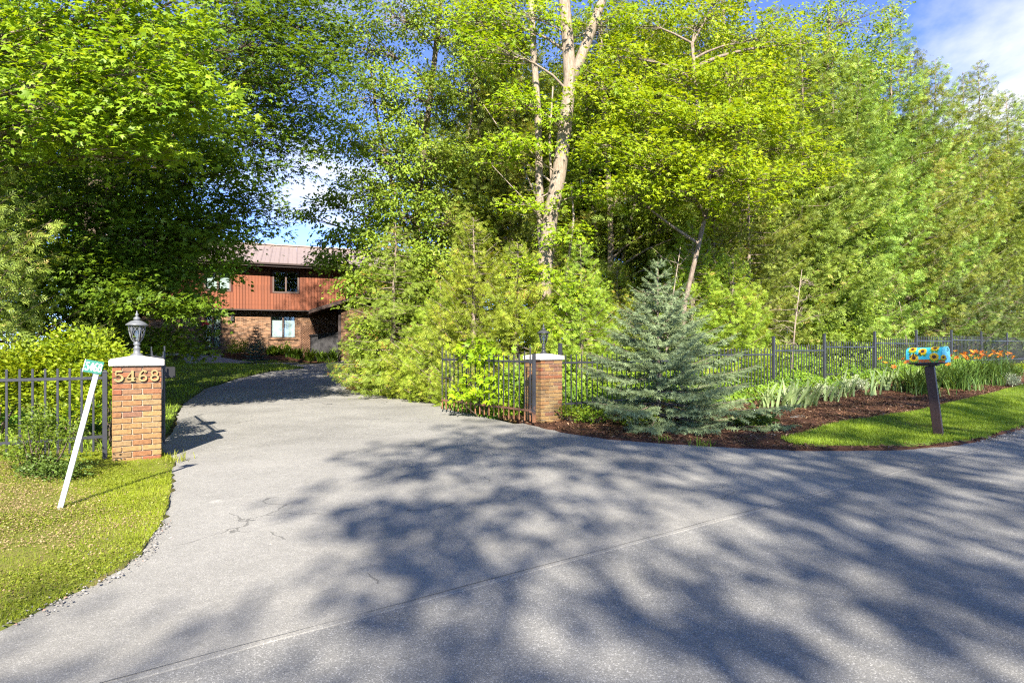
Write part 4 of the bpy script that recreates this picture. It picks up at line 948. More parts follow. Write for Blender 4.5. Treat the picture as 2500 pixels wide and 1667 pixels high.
# generic broadleaf for copies: dark fill at the edge of the wood and shade trees across the road
def generic(seed, base, H, Rr, leafm, label, density=1.0, tm=T_KITE, size=(.13, .2), per=14, group=None, z0=.32, hollow=.45):
    r = np.random.default_rng(seed); b = np.array(base, float); lob = []
    for k in range(15):
        a = k * 2.4; f = k / 14; z = H * (z0 + (1 - z0 - .08) * f); w_ = Rr * (.75 if f < .7 else .45) * r.uniform(.6, 1.1) * (1 if k else 0)
        lob.append((b + [w_ * math.cos(a), w_ * math.sin(a), z], (Rr * .46 * r.uniform(.8, 1.2), Rr * .46 * r.uniform(.8, 1.2), H * .085 * r.uniform(.8, 1.2)), 34))
    return broadleaf('broadleaf_tree', label, b, [b, b + [.1, 0, H * .25], b + [-.05, .1, H * .5], b + [.1, .05, H * .75], b + [0, 0, H * .93]], lob, leafm, M_barkd, seed, tm, size, per, .5, density=density, group=group, trunk_r=(.24, .04), hollow=hollow)
WG = 'trees of the wood behind the house drive'
g1 = generic(31, (-15.5, 15.0, hz(-15.5, 15)), 12, 3.6, M_maple, 'dark broadleaf tree in the deep shade behind the golden shrubs', 2.3, group=WG, size=(.10, .19))
for k, (x, y, s_) in enumerate(((-12.8, 18.6, .85), (-14.8, 17.4, .92), (-11.9, 16.9, .9), (-17, 16.5, 1.1), (-13, 13, .36), (-15.2, 15.5, .4), (-11.9, 11.6, .33), (-9.6, 12.8, .30), (-17.5, 18, .42), (-20, 20.5, .5), (-11.5, 15, .36), (-12.6, 17.5, .8), (-13.2, 9.6, .62), (-19.5, 13.5, 1.05), (-18.5, 19.0, 1.1), (-24, 17, 1.2), (-14.2, 11.8, .75), (-27, 24, 1.3))):
    place(g1, (x, y, hz(x, y)), k * 1.7 + .8, s_, 'dark broadleaf tree in the deep shade behind the golden shrubs' if s_ > .6 else 'low leafy understory tree beneath the maples behind the golden shrubs', WG)

# ------------------------------------------------------------------ the wood between drive and road
b3 = at(965 * 1.0629, 20.0)
iw = broadleaf('ironwood_tree', 'tall fine-leaved green tree on the bend of the driveway', b3,
  [b3, PD(962,650,20), PD(957,500,20), PD(968,380,20), PD(985,250,20), PD(1000,120,20), PD(1012,0,20), PD(1015,-120,20)],
  [L3(820,110,19,1.2,1.3,1.1,50), L3(910,40,19,1.5,1.5,1.1,60), L3(1010,90,20,1.5,1.5,1.2,62), L3(1110,60,20.5,1.5,1.4,1.2,55), L3(850,225,19,1.3,1.3,1.0,60), L3(960,220,19.3,1.5,1.4,1.0,66), L3(1080,210,20,1.3,1.3,1.0,52), L3(805,330,18.8,.8,.9,.7,36), L3(890,350,18.6,1.4,1.3,1.0,64), L3(1000,370,19,1.4,1.3,1.0,60), L3(1100,370,20,1.2,1.2,.9,46),
   L3(845,450,18.5,1.1,1.1,.8,52), L3(755,470,18.4,.45,.5,.25,14), L3(715,500,18.4,.35,.4,.18,8), L3(935,490,18.5,1.4,1.3,.9,60), L3(1040,510,19,1.3,1.2,.9,50), L3(800,555,18.2,.9,.9,.6,42), L3(900,600,18,1.3,1.2,.9,60), L3(765,600,18,.55,.6,.35,20), L3(1000,630,18.5,1.2,1.2,.8,46), L3(840,665,17.8,.9,.9,.5,42), L3(950,720,17.6,1.1,1,.8,50), L3(880,770,17.2,.9,.9,.6,44), L3(975,820,16.8,.9,.9,.6,40), L3(890,855,16.6,.6,.6,.35,24), L3(900,-60,19,1.8,1.5,1.2,50), L3(1060,-70,20,1.8,1.5,1.2,50)],
  M_iron2, M_bark, 13, T_OVATE, (.095, .15), 22, .46, flat=.2, droop=.35, density=1.6, trunk_r=(.16, .07), hang=.5, tilt=.55,
  extra=[([PD(940,560,19.6), PD(900,420,19.4), PD(868,280,19.2), PD(850,150,19)], .07, .03), ([PD(1010,560,20), PD(1060,400,20), PD(1085,250,20), PD(1095,60,20)], .08, .03)], twigs=.5)
hem = cedar('hemlock_tree', 'feathery light green hemlock at the driveway bend with rusty tips', at(905 * 1.0629, 16.6), 5.0, 1.75, 22, M_hem, M_bark, 105, 70, (.10, .19), upturn=.02, droop=.06, tilt=.35, shape=1.2)
CG = 'yellow-green cedars behind the open gate leaf and plain pillar'
CL = 'young yellow-green cedar with drooping sprays close behind the gate and pillar'
CLS = ['young cedar right behind the plain pillar and its lantern', 'young cedar between the hemlock and the gate leaf', 'young cedar tucked behind the forked pale trunk', 'young cedar in the shade behind the blue spruce top', 'young cedar behind the thin trunk of the yellow maple', 'young cedar behind the second fence panel from the pillar', 'bigger young cedar behind the other cedars near the yellow maple']
cy1 = cedar('cedar_tree', 'tallest young yellow-green cedar behind the open gate leaf', at(1085 * 1.0629, 14.6), 4.7, 1.3, 23, M_cedary, M_bark, 120, 70, (.10, .2), CG, droop=.14, shape=1.5)
cy2 = cedar('cedar_tree', 'young yellow-green cedar behind the hinge end of the gate leaf', at(1185 * 1.0629, 14.2), 4.0, 1.15, 24, M_cedary, M_bark, 105, 70, (.10, .2), CG, droop=.16, shape=1.5)
for k, (u, Y, s_) in enumerate(((1330, 14.2, .84), (1010, 15.6, .8), (1275, 16.8, 1.0), (1420, 17.0, .95), (1590, 16.4, 1.0), (1680, 16.2, .95), (1640, 17.8, 1.15))):
    place((cy1, cy2)[k % 2], at(u * 1.0629, Y), k * 1.3 + .4, s_, CLS[k], CG)
lowc = cedar('cedar_bush', 'low bushy cedar touching the driveway beside the gate leaf end', at(990 * 1.0629, 14.6), 1.5, .75, 28, M_cedary, M_bark, 60, 46, (.09, .17), shape=2.2)
for k, (u, Y, s_, lb) in enumerate(((945, 15.6, 1.1, 'low bushy cedar at the driveway edge under the hemlock'), (880, 17.0, 1.15, 'low bushy cedar at the innermost bend of the driveway'), (1040, 13.6, .75, 'smallest cedar bush at the end of the gate leaf'), (842, 18.6, .9, 'cedar bush beside the driveway nearest the house'))):
    place(lowc, at(u * 1.0629, Y), k * 1.9, s_, lb)
for k, (u, Y, s_, lb) in enumerate(((1400, 19.5, .86, 'leafy green tree filling the wood right behind the forked trunk'), (1700, 20.5, .88, 'leafy green tree behind the crown of the yellow maple'), (1180, 22.5, 1.0, 'leafy green tree behind the young cedars at the gate'), (1860, 23.0, .95, 'leafy green tree between yellow maple and cedar screen'))):
    place(iw, at(u * 1.0629, Y), k * 1.4 + 1.9, s_, lb)
# big forked tree with its pale trunk
b4 = at(1246 * 1.0629, 15.3)
broadleaf('ash_tree', 'tall forked tree with pale ridged trunk rising behind the plain pillar', b4,
  [b4, PD(1246,700,15.3), PD(1252,600,15.3), PD(1264,500,15.3), PD(1284,400,15.3), PD(1298,290,15.3), PD(1309,180,15.3), PD(1303,80,15.3), PD(1292,-40,15.3), PD(1288,-220,15.3)],
  [L3(1130,120,14.7,.9,.7,.32,34), L3(1190,230,14.7,.75,.6,.28,28), L3(1095,50,14.9,.9,.8,.32,30), L3(1205,330,14.6,.65,.6,.26,22), L3(1215,40,14.9,.9,.8,.35,28), L3(1150,350,15,.6,.6,.3,16), L3(1380,60,15.5,1.0,.9,.4,26), L3(1215,470,14.6,.6,.5,.3,18), L3(1300,545,14.5,.55,.5,.35,18), L3(1225,625,14.4,.6,.5,.4,22), L3(1300,680,14.3,.6,.5,.4,22), L3(1240,745,14.2,.6,.5,.35,20), L3(1340,450,15,.6,.6,.35,18), L3(1275,270,14.8,.45,.4,.25,10), L3(1280,-150,15.3,2.2,2,1.2,60), L3(1450,-120,15.3,2,2,1.0,50), L3(1100,-110,15.3,1.8,1.8,1.0,50), L3(1280,-300,15.3,2.4,2.2,1.5,60)],
  M_mapley, M_barkp, 14, T_MAPL, density=1.2, size=(.09, .14), trunk_r=(.25, .14), droop=.25, flat=.12, twigs=.5,
  extra=[([PD(1309,200,15.3), PD(1332,140,15.3), PD(1362,60,15.3), PD(1384,0,15.3), PD(1425,-110,15.3)], .16, .10), ([PD(1252,610,15.4), PD(1243,540,15.4), PD(1238,400,15.4), PD(1236,270,15.4), PD(1226,120,15.4), PD(1216,-60,15.4)], .125, .075),
         ([PD(1262,560,15.5), PD(1268,440,15.5), PD(1262,330,15.6), PD(1270,200,15.7)], .05, .02), ([PD(1300,640,15.0), PD(1318,500,15.1), PD(1312,420,15.2)], .04, .02), ([PD(1244,480,15.4), PD(1190,360,15.3), PD(1110,240,15.2)], .03, .01), ([PD(1300,420,15.3), PD(1215,470,15.0), PD(1130,380,14.8)], .022, .008)])
b5 = at(1560 * 1.0629, 15.2)
broadleaf('maple_tree', 'bright yellow maple spreading above the blue spruce', b5,
  [b5, PD(1572,700,15.2), PD(1605,560,15.1), PD(1633,440,15.0), PD(1632,340,15.0), PD(1600,230,15.0), PD(1590,100,15.2)],
  [L3(1390,205,14.3,.85,.8,.32,40), L3(1480,255,14,1.1,.9,.38,60), L3(1600,285,14,1.2,1,.42,70), L3(1720,275,14.4,1.2,1,.42,70), L3(1820,335,15,1.0,.9,.32,46), L3(1900,395,15,.6,.6,.22,20), L3(1400,335,14,.85,.8,.3,42), L3(1500,365,13.8,1.1,1,.32,62), L3(1640,385,14,1.3,1,.40,74), L3(1765,415,14.5,1.0,.9,.32,46), L3(1445,425,13.8,.7,.7,.25,28), L3(1560,170,14.5,.95,.9,.34,44),
   L3(1700,180,15,1.1,1,.45,48), L3(1800,225,15,.9,.9,.4,36), L3(1740,90,15.5,1.1,1,.5,44), L3(1600,60,16,1.2,1.1,.5,44), L3(1480,60,16,1.1,1,.45,38), L3(1850,100,16,.7,.7,.4,20), L3(1690,470,14.4,.9,.8,.25,30), L3(1570,440,14.0,.9,.8,.25,34), L3(1660,-20,16,1.3,1.2,.5,40), L3(1420,130,15,.7,.7,.3,24)],
  M_mapley, M_bark, 15, T_MAPL, density=1.3, size=(.06, .145), per=17, reach=.42, trunk_r=(.075, .04), droop=.38, flat=.2,
  extra=[([PD(1633,440,15), PD(1560,350,14.6), PD(1480,300,14.2)], .03, .012), ([PD(1632,340,15), PD(1720,290,14.8), PD(1810,320,15)], .03, .012)], twigs=.45)
# cedar screen along the long fence
SG = 'tall cedars of the screen behind the long fence'; SL = 'tall olive-green cedar in the dense screen behind the long fence'
c1 = cedar('cedar_tree', 'tallest cedar of the screen with a thin bare top against the sky', on_line(2035, 3.2), 15.6, 2.4, 25, M_cedar, M_bark, 165, 135, (.12, .27), SG, top_thin=.5, shape=1.7, r0=.14)
c2 = cedar('cedar_tree', 'tall olive-green cedar close behind the %s fence panel from the plain pillar' % panel_of(on_line(1905, 3.0)), on_line(1905, 3.0), 12.6, 2.3, 26, M_cedar, M_bark, 150, 135, (.12, .27), SG, top_thin=.55, shape=2.0, r0=.12)
c3 = cedar('cedar_tree', 'tall olive-green cedar close behind the %s fence panel from the plain pillar' % panel_of(on_line(2140, 3.4)), on_line(2140, 3.4), 14.6, 2.4, 27, M_cedar, M_bark, 155, 135, (.12, .27), SG, top_thin=.5, shape=1.8, r0=.12)
pr_ = (c1, c2, c3)
rows = [(1715,3.0,1,.72),(1780,4.0,1,.92),(1840,3.2,1,.98),(1965,2.6,1,.95),(1985,4.2,2,.95),(2090,3.0,1,1.12),(2200,3.2,2,1.0),(2262,3.4,0,1.06),(2310,3.0,1,1.2),(2355,3.0,2,1.1),(2420,3.0,1,1.3),(2480,3,2,1.2),
        (1500,6.0,1,1.0),(1600,5.5,2,.9),(1680,6,1,1.1),(1760,7,2,1.1),(1850,7,2,1.0),(1440,7.5,2,1.0),(1340,8.5,1,1.1),(2000,7,1,1.2),(2120,7,2,1.1),(2250,6.5,1,1.3),(2350,7,2,1.2),(1180,9,1,1.0),(1090,9.5,2,1.0)]
for k, (u, n, i, s_) in enumerate(rows):
    place(pr_[i], on_line(u, n), k * 2.1 + .6, (s_ * (1.05 if n < 5 else 1.25), s_ * (1.05 if n < 5 else 1.25), s_), ('tall olive-green cedar close behind the %s fence panel from the plain pillar' if n < 5 else 'dark cedar deep in the wood behind the %s fence panel from the plain pillar') % panel_of(on_line(u, n)), SG if n < 5 else 'cedars deep inside the wood')
M_cedar_shade = foliage('shade_toned_cedar_foliage', (.035, .065, .012), (.10, .145, .03), .25, rough=.6)  # darker copy of the cedar green, with this corner's shade put into the colour
dk = cedar('cedar_tree', 'dark green cedar leaning over the fence behind the mailbox', on_line(2165, 1.9), 4.6, 2.3, 29, M_cedar_shade, M_bark, 120, 60, (.13, .24), droop=.12, shape=1.6)
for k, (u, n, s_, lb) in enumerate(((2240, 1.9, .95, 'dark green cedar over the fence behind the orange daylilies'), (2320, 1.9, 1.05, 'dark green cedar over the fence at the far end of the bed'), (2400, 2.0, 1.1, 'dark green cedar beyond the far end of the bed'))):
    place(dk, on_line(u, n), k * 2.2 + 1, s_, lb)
far = generic(33, (PD(1868,0,36)[0], 36.0, .1), 21, 5.0, M_maple, 'dense green tree towering far behind the cedar screen', 1.3, size=(.2, .3), z0=.4)
g2 = generic(34, (1.5, 27, .3), 14, 4.2, M_iron2, 'broadleaf tree deep in the wood behind the forked tree', 1.7, group='broadleaf trees deep inside the wood', size=(.15, .24))
for k, (x, y, s_) in enumerate(((-2.6, 27.5, .9), (-3.6, 24.0, .72), (6.5, 27, 1.05), (11.5, 31, 1.15), (3.8, 34, 1.2), (17, 34, 1.1), (24, 36, 1.0), (9.5, 23.5, .8), (1.6, 21.8, .7))):
    place(g2, (x, y, hz(x, y)), k * 1.1, s_, 'broadleaf tree deep in the wood behind the forked tree', 'broadleaf trees deep inside the wood')
# shade trees on the far side of the road: they cast the dappled shade on the asphalt
SHG = 'roadside trees across the road'; SHL = 'leafy roadside tree across the road casting dappled shade'
s1 = generic(41, (3.9, -13.5, 0), 17.0, 4.3, M_maple, SHL, 1.05, size=(.15, .24), per=14, group=SHG, z0=.58, hollow=.3)
for k, (x, y, s_) in enumerate(((11.2, -12.5, 1.12), (18.5, -9.0, 1.15), (25.5, -5.0, 1.15))):
    place(s1, (x, y, 0), k * 2.0 + 1.0, s_, SHL, SHG)

# ------------------------------------------------------------------ shrubs and undergrowth
def shrub(name, label, base, lobes, leafm, seed, size, per, reach, n, tm=T_OVATE, cat='shrub', group=None, stems=10, hang=.0, flat=.4, tilt=.7, bark=None, droop=.1, low=-.3, hollow=.35):
    """lobes relative to base"""
    r = np.random.default_rng(seed); t = thing(name, label, cat, tuple(base), 0, group); A = []; st = MB()
    for c, rad in lobes:
        C, D = lobe_points(r, c, rad, n, hollow, low); C[:, 2] = np.maximum(C[:, 2], .03)
        A.append(spray(C, D * [1, 1, .5] + UPV * .45 + r.normal(0, .3, D.shape), reach * r.uniform(.7, 1.2, len(C)), per, r, flat, droop, size, tilt, hang=hang))
        for k in range(max(1, stems // len(lobes))):
            e = C[r.integers(len(C))]; st.tube([(c[0]*.3 + r.normal(0, .04), c[1]*.3 + r.normal(0, .04), -.03), (e[0]*.6 + c[0]*.2, e[1]*.6 + c[1]*.2, e[2]*.55), e], [.012, .008, .003], 4, False)
    st.build('stems', bark or M_barkd, t, True)['kind'] = 'stuff'
    P, T, N, S, rn = [np.concatenate(x) for x in zip(*A)]
    o = link(bpy.data.objects.new('foliage', leaves_mesh('foliage', tm, P, T, N, S, rn, leafm)), t); o['kind'] = 'stuff'
    return t
def base_at(x, y): return (x, y, hz(x, y))
GG = 'golden shrubs behind the picket fence'
for k, (x, y, lb, lob) in enumerate((
    (-7.0, 7.6, 'golden-leaved shrub behind the fence, farthest from the numbered pillar', [((0, 0, .55), (.75, .6, .55)), ((-.5, .3, .5), (.6, .5, .5)), ((.4, .1, .85), (.4, .4, .35))]),
    (-6.15, 7.9, 'tallest golden-leaved shrub in the middle of the group behind the fence', [((0, 0, .7), (.65, .6, .65)), ((.15, .1, 1.15), (.45, .45, .4)), ((-.4, -.1, .9), (.4, .4, .4))]),
    (-5.45, 7.75, 'golden-leaved shrub behind the fence, right against the numbered pillar', [((0, 0, .5), (.5, .45, .5)), ((-.1, .15, .95), (.38, .38, .3))]))):
    shrub('golden_shrub', lb, base_at(x, y), lob, M_gold, 51 + k, (.045, .075), 14, .2, 130, T_OVATE, group=GG)
f1 = gp(92, 1165); f2 = gp(140, 1172)
shrub('feathery_shrub', 'feathery upright shrub in front of the fence beside the address sign', tuple(f1), [((-.05, 0, .26), (.15, .14, .26)), ((-.02, 0, .48), (.07, .07, .2)), ((-.2, 0, .2), (.13, .1, .10)), ((.2, .05, .42), (.16, .1, .08))], M_fern, 55, (.022, .038), 14, .13, 44, T_KITE, stems=16, flat=.25)
shrub('low_shrub', 'low rounded green shrub at the foot of the feathery shrub', tuple(f2), [((0, -.05, .07), (.22, .18, .12)), ((-.16, 0, .08), (.14, .14, .1))], M_shrub, 56, (.025, .042), 14, .12, 75, T_KITE)
# maple sapling growing through the gate leaf
sp_ = hr + dr * 1.55 + np.array([.15, .12])
shrub('maple_sapling', 'young maple with big bright leaves pushing through the open gate leaf', base_at(*sp_), [((-.05, -.25, 1.15), (.4, .3, .14)), ((.1, -.2, .72), (.4, .3, .12)), ((-.25, 0, 1.3), (.3, .3, .14)), ((.25, -.25, .4), (.35, .3, .14)), ((-.35, -.1, .45), (.3, .3, .2))], M_mapley, 57, (.10, .16), 7, .26, 14, T_MAPLE, 'sapling', stems=8, hang=.5, flat=.15)
# undergrowth: vines and seedlings nobody could count
def strip_leaves(name, label, n_leaf, smin, smax, nmin, nmax, hmax, leafm, seed, size=(.07, .12), tm=T_OVATE):
    r = np.random.default_rng(seed); s = r.uniform(smin, smax, n_leaf); n = r.uniform(nmin, nmax, n_leaf)
    x = P0[0] + SD[0] * s + ND[0] * n; y = P0[1] + SD[1] * s + ND[1] * n
    top = hmax * (.35 + .65 * (.5 + .5 * np.sin(s * 1.9 + 1.3 * np.sin(n * 2 + s * .7))) ** 1.2) * (.35 + .65 * (n - nmin) / (nmax - nmin))
    z = hgt(x, y) + top * r.uniform(0, 1, n_leaf) ** .65
    T = r.normal(0, .6, (n_leaf, 3)) + np.array([.25, -.45, -.45]); N = r.normal(0, .45, (n_leaf, 3)) + UPV * .6 + SUNV * .9
    o = link(bpy.data.objects.new(name, leaves_mesh(name, tm, np.stack([x, y, z], 1), T, N, r.uniform(*size, n_leaf), np.clip(.5 + .3 * np.sin(s * 3.1) + r.uniform(-.4, .4, n_leaf), 0, 1), leafm)))
    return tag(o, label, 'undergrowth', kind='stuff')
strip_leaves('undergrowth', 'leafy vines and seedlings filling the ground behind the long fence', 26000, 6.4, 30, .38, 3.2, 1.5, M_under, 61, (.07, .13), T_KITE)
strip_leaves('undergrowth', 'low green ground cover along the foot of the long fence', 9000, 9.2, 27, -.75, .35, .62, M_under, 64, (.05, .10))
strip_leaves('undergrowth', 'low leafy undergrowth behind the open gate leaf', 1200, 5.7, 6.8, 1.2, 3.4, .5, M_under, 62)
strip_leaves('undergrowth', 'dark leafy undergrowth beneath the maples behind the golden shrubs', 9000, -9, -.2, 3.0, 9.5, 1.3, M_maple, 63, (.08, .13), T_KITE)
# bare dead twigs in front of the wood
def tangle(label, base, H, seed, n=26, out=1.0, lean=(0, 0)):
    r = np.random.default_rng(seed); t = thing('dead_sapling', label, 'sapling', tuple(base)); mb = MB()
    MB().tube([(0, 0, -.05), (lean[0] * .4, lean[1] * .4, H * .5), (lean[0], lean[1], H)], [.03, .022, .008], 6).build('stem', M_barkp, t, True)
    for i in range(n):
        z = H * r.uniform(.25, .98); a = r.uniform(0, 6.28); L_ = out * r.uniform(.4, 1.1) * (1.1 - z / H * .6); d = np.array([math.cos(a), math.sin(a), r.uniform(-.1, .8)])
        s0 = np.array([lean[0] * z / H, lean[1] * z / H, z]); p1 = s0 + d * L_ * .5 + r.normal(0, .06, 3); p2 = s0 + d * L_ + r.normal(0, .1, 3) + UPV * -.08
        mb.tube([s0, p1, p2], [.011, .008, .004], 4, False)
        for k in range(4):
            f = r.uniform(.3, 1); q = s0 + (p2 - s0) * f; e = q + d * L_ * .2 + r.normal(0, .16, 3); mb.tube([q, (q + e) / 2 + r.normal(0, .03, 3), e], [.006, .005, .003], 3, False)
    mb.build('twigs', M_barkp, t, True)['kind'] = 'stuff'
tangle('bare grey sapling with tangled twigs behind the blue spruce', on_line(1520, 2.2), 3.9, 71, 22, 1.2, (.5, 0))
tangle('leafless pale sapling leaning beside the third fence post', on_line(1815, 1.2), 3.4, 72, 20, 1.1, (.45, .2))
tangle('leafless tangled sapling above the mailbox in front of the cedars', on_line(2090, 1.8), 3.0, 73, 16, 1.1, (-.5, 0))

# ------------------------------------------------------------------ blue spruce and other spruces
def spruce(name, label, base, H, Rm, seed, leafm, whorls, per, tw=(.16, .30), skew=(0, 0), lo=.12, step=.085, dead=0.0, fine=1.0, shp=.85):
    r = np.random.default_rng(seed); t = thing(name, label, 'tree', tuple(base)); br = MB(); Ps = []; Ts = []; Ss = []; Rn = []
    zs = np.linspace(-.05, H, 8); tp = [(skew[0] * .04 * math.sin(z * 2), skew[1] * .02, z) for z in zs]
    MB().tube(tp, [.045 * H / 2.8 * (1 - .92 * max(z, 0) / H) + .003 for z in zs], 8).build('trunk', M_bark, t, True)
    for w_ in range(whorls):
        f = w_ / (whorls - 1); z = H * (lo + (1 - lo - .03) * f); nb = per if f < .8 else max(4, per - 3)
        for k in range(nb):
            a = 2 * math.pi * (k + r.uniform(-.3, .3)) / nb + w_ * .7; d = np.array([math.cos(a), math.sin(a), 0])
            L_ = (Rm * (1 - f) ** shp + .05) * r.uniform(.72, 1.15) * (1 + skew[0] * d[0] * .5 * (1 - f) + skew[1] * d[1] * .5 * (1 - f))
            if f < .3 and dead and r.uniform() < dead and d[0] < .3: L_ *= .5
            rise = -.28 + .75 * f; q = lambda s: np.array([0, 0, z]) + d * L_ * s + UPV * L_ * (rise * s + .26 * s * s)
            br.tube([q(0), q(.5), q(1)], [.007 + .006 * L_, .006, .003], 4, False)
            m = max(2, int(L_ / step)); sd = np.array([-d[1], d[0], 0])
            for j in range(m):
                s = .18 + .82 * (j + r.uniform(0, 1)) / m; c = q(s); rem = L_ * (1 - s)
                for sg in (-1, 1):
                    ln = min(.45, .10 + rem * .42) * r.uniform(.7, 1.15); dirv = unit(d * .75 + sd * sg * .75 + UPV * r.uniform(-.15, .15) + r.normal(0, .08, 3))
                    nseg = max(1, int(ln / .13)); 
                    for g in range(nseg):
                        p = c + dirv * ln * g / nseg
                        Ps.append(p); Ts.append(dirv + r.normal(0, .05, 3)); Ss.append(ln / nseg * 1.15); Rn.append(min(1, .25 + .5 * g / nseg + r.uniform(0, .4)))
                        if g and ln > .2:
                            for s2 in (-1, 1):
                                dv = unit(dirv * .8 + np.cross(dirv, UPV) * s2 * .6); Ps.append(p); Ts.append(dv); Ss.append(.11 * r.uniform(.7, 1.2)); Rn.append(min(1, .4 + r.uniform(0, .5)))
            for s in np.linspace(.3, 1.0, max(2, int(L_ / .11))):
                Ps.append(q(s)); Ts.append(d + UPV * (rise + .3 * s) + r.normal(0, .05, 3)); Ss.append(.13); Rn.append(r.uniform(.3, .9))
    Ps.append(np.array([0, 0, H - .04])); Ts.append(np.array([0, 0, 1.0])); Ss.append(.12); Rn.append(.7)
    br.build('branches', M_bark, t, True)['kind'] = 'stuff'
    P = np.array(Ps); T = np.array(Ts); N = np.cross(T, np.random.default_rng(1).normal(0, 1, T.shape)); N = unit(N)
    tm = t_needles(22, .034 / .13 * fine, .0085 / .13 * fine)
    o = link(bpy.data.objects.new('crown', leaves_mesh('crown', tm, P, T, N, np.array(Ss), np.array(Rn), leafm)), t); o['kind'] = 'stuff'
    return t
sb_ = gp(1607, 1038)
spruce('blue_spruce', 'young blue spruce with drooping silvery branches in the mulch bed', tuple(sb_), 2.85, 1.78, 81, M_spruce, 14, 9, skew=(.30, -.2), lo=.07, dead=.45, step=.088, shp=1.15, fine=1.15)
h1 = HP - HE * .35 - HM * 3.9
spruce('dwarf_spruce', 'small dark blue-green spruce on the lawn before the house', base_at(*h1), 1.75, .55, 82, M_spruced, 12, 8, lo=.05, step=.11)
# bottom branch of the spruce resting on the mulch is part of its crown

# ------------------------------------------------------------------ strap-leaved plants
def strap(L_, w_, bend, lean, az, segs=5):
    pts = []; d = np.array([math.cos(az), math.sin(az), 0]); th = lean; p = np.zeros(3); out_ = []
    for i in range(segs + 1):
        f = i / segs; wd = w_ * (1 - f ** 3) * (.75 + .5 * f if f < .5 else 1); s = np.array([-d[1], d[0], 0]) * wd / 2
        out_.append((p - s, p + s)); p = p + (d * math.sin(th) + UPV * math.cos(th)) * L_ / segs; th += bend / segs
    V = [v for pr in out_ for v in pr]; F = [(2*i, 2*i+1, 2*i+3, 2*i+2) for i in range(segs)]
    return V, F
def attr_rnd(me, val):
    a = me.attributes.new('rnd', 'FLOAT', 'FACE'); a.data.foreach_set('value', np.full(len(me.polygons), val, np.float32))
IG = 'iris clumps along the mulch bed'
iris_px = [(1868,1000,'nearest the blue spruce'), (1905,1002,''), (1945,1000,''), (1975,994,''), (2030,984,''), (2065,972,''), (2120,968,''), (2160,956,''), (2235,948,''), (2282,945,'closest to the mailbox post')]
r_ = np.random.default_rng(90)
variants = []
for k in range(9):
    V, F = strap(r_.uniform(.42, .62), .042, r_.uniform(.3, 1.4), r_.uniform(.05, .3), 0, 5)
    me = bpy.data.meshes.new('leaf'); me.from_pydata([tuple(v) for v in V], [], F); me.materials.append(M_irisl); attr_rnd(me, r_.uniform(.1, 1)); me.polygons.foreach_set('use_smooth', [True] * len(me.polygons)); variants.append(me)
for i, (u, v, extra_) in enumerate(iris_px):
    p = gp(u, v)
    t = thing('iris_clump', ('iris clump of grey-green sword leaves ' + extra_) if extra_ else '%s iris clump along the row counted from the blue spruce' % ORD[i], 'iris', tuple(p), 0, IG)
    for j in range(r_.integers(16, 23)):
        a = r_.uniform(-.5, .9) if r_.uniform() < .6 else r_.uniform(0, 6.28)
        o = inst('leaf', variants[r_.integers(9)], t, (r_.normal(0, .10), r_.normal(0, .06), -.01), a, tuple([r_.uniform(1.0, 1.5)] * 3))
        o.rotation_euler = (r_.normal(0, .12), r_.normal(0.05, .15), a)
def tuft(name, label, base, n, L_, w_, bend, spread, leafm, seed, cat, group=None, segs=5):
    r = np.random.default_rng(seed); t = thing(name, label, cat, tuple(base), 0, group); Vs = []; Fs = []; rn = []
    for k in range(n):
        a = r.uniform(0, 6.28); V, F = strap(r.uniform(*L_), w_, r.uniform(*bend), r.uniform(.02, .45), a, segs); o = np.array([r.normal(0, spread), r.normal(0, spread), -.01]); b = len(Vs)
        Vs += [np.array(v) + o for v in V]; Fs += [tuple(b + i for i in f) for f in F]; rn += [np.clip(r.uniform(0, 1), 0, 1)] * len(F)
    o = link(bpy.data.objects.new('foliage', np_mesh('foliage', np.array(Vs), np.array(Fs), leafm, np.array(rn), True)), t); o['kind'] = 'stuff'
    return t
# daylilies with orange flowers
fl_V = []; fl_F = []
for k in range(6):
    a = k * math.pi / 3; d = np.array([math.cos(a), math.sin(a), 0]); s = np.array([-d[1], d[0], 0]); b = len(fl_V)
    fl_V += [d * .006, d * .035 + s * .017 + UPV * .035, d * .062 + UPV * .045, d * .035 - s * .017 + UPV * .035, d * .08 + UPV * .03]; fl_F += [(b, b+1, b+3), (b+1, b+4, b+3)]
flower_me = np_mesh('flower', np.array(fl_V), np.array(fl_F), M_orange, np.random.default_rng(2).uniform(0, 1, 12))
DL = [(2240,962,.55,14,'broad daylily clump beside the mailbox post with a few orange flowers'), (2330,950,.62,6,'daylily clump with arching leaves in front of the orange flower heads'), (2395,938,.60,24,'daylily clump covered in orange flowers before the fence'), (2440,925,.5,14,'daylily clump with orange flowers at the end of the bed')]
for i, (u, v, L_, nf, lb) in enumerate(DL):
    p = gp(u, v); t = tuft('daylily', lb, p, 260, (.6 * L_ / .55, 1.15 * L_ / .55), .024, (.9, 2.0), .24, M_lily, 100 + i, 'daylily'); r = np.random.default_rng(110 + i); st = MB()
    for k in range(nf):
        x, y, z = r.normal(0, .38), r.normal(0.1, .2), r.uniform(.72, 1.0) * L_ / .6
        st.tube([(x * .3, y * .3, 0), (x * .7, y * .7, z * .6), (x, y, z)], [.005, .004, .003], 4, False)
        o = inst('flower', flower_me, t, (x, y, z), r.uniform(0, 6)); o.rotation_euler = (r.uniform(.2, 1.0), r.uniform(-.4, .4), r.uniform(0, 6)); o.scale = (.95,) * 3
    st.build('flower_stalks', M_lily, t, True)['kind'] = 'stuff'
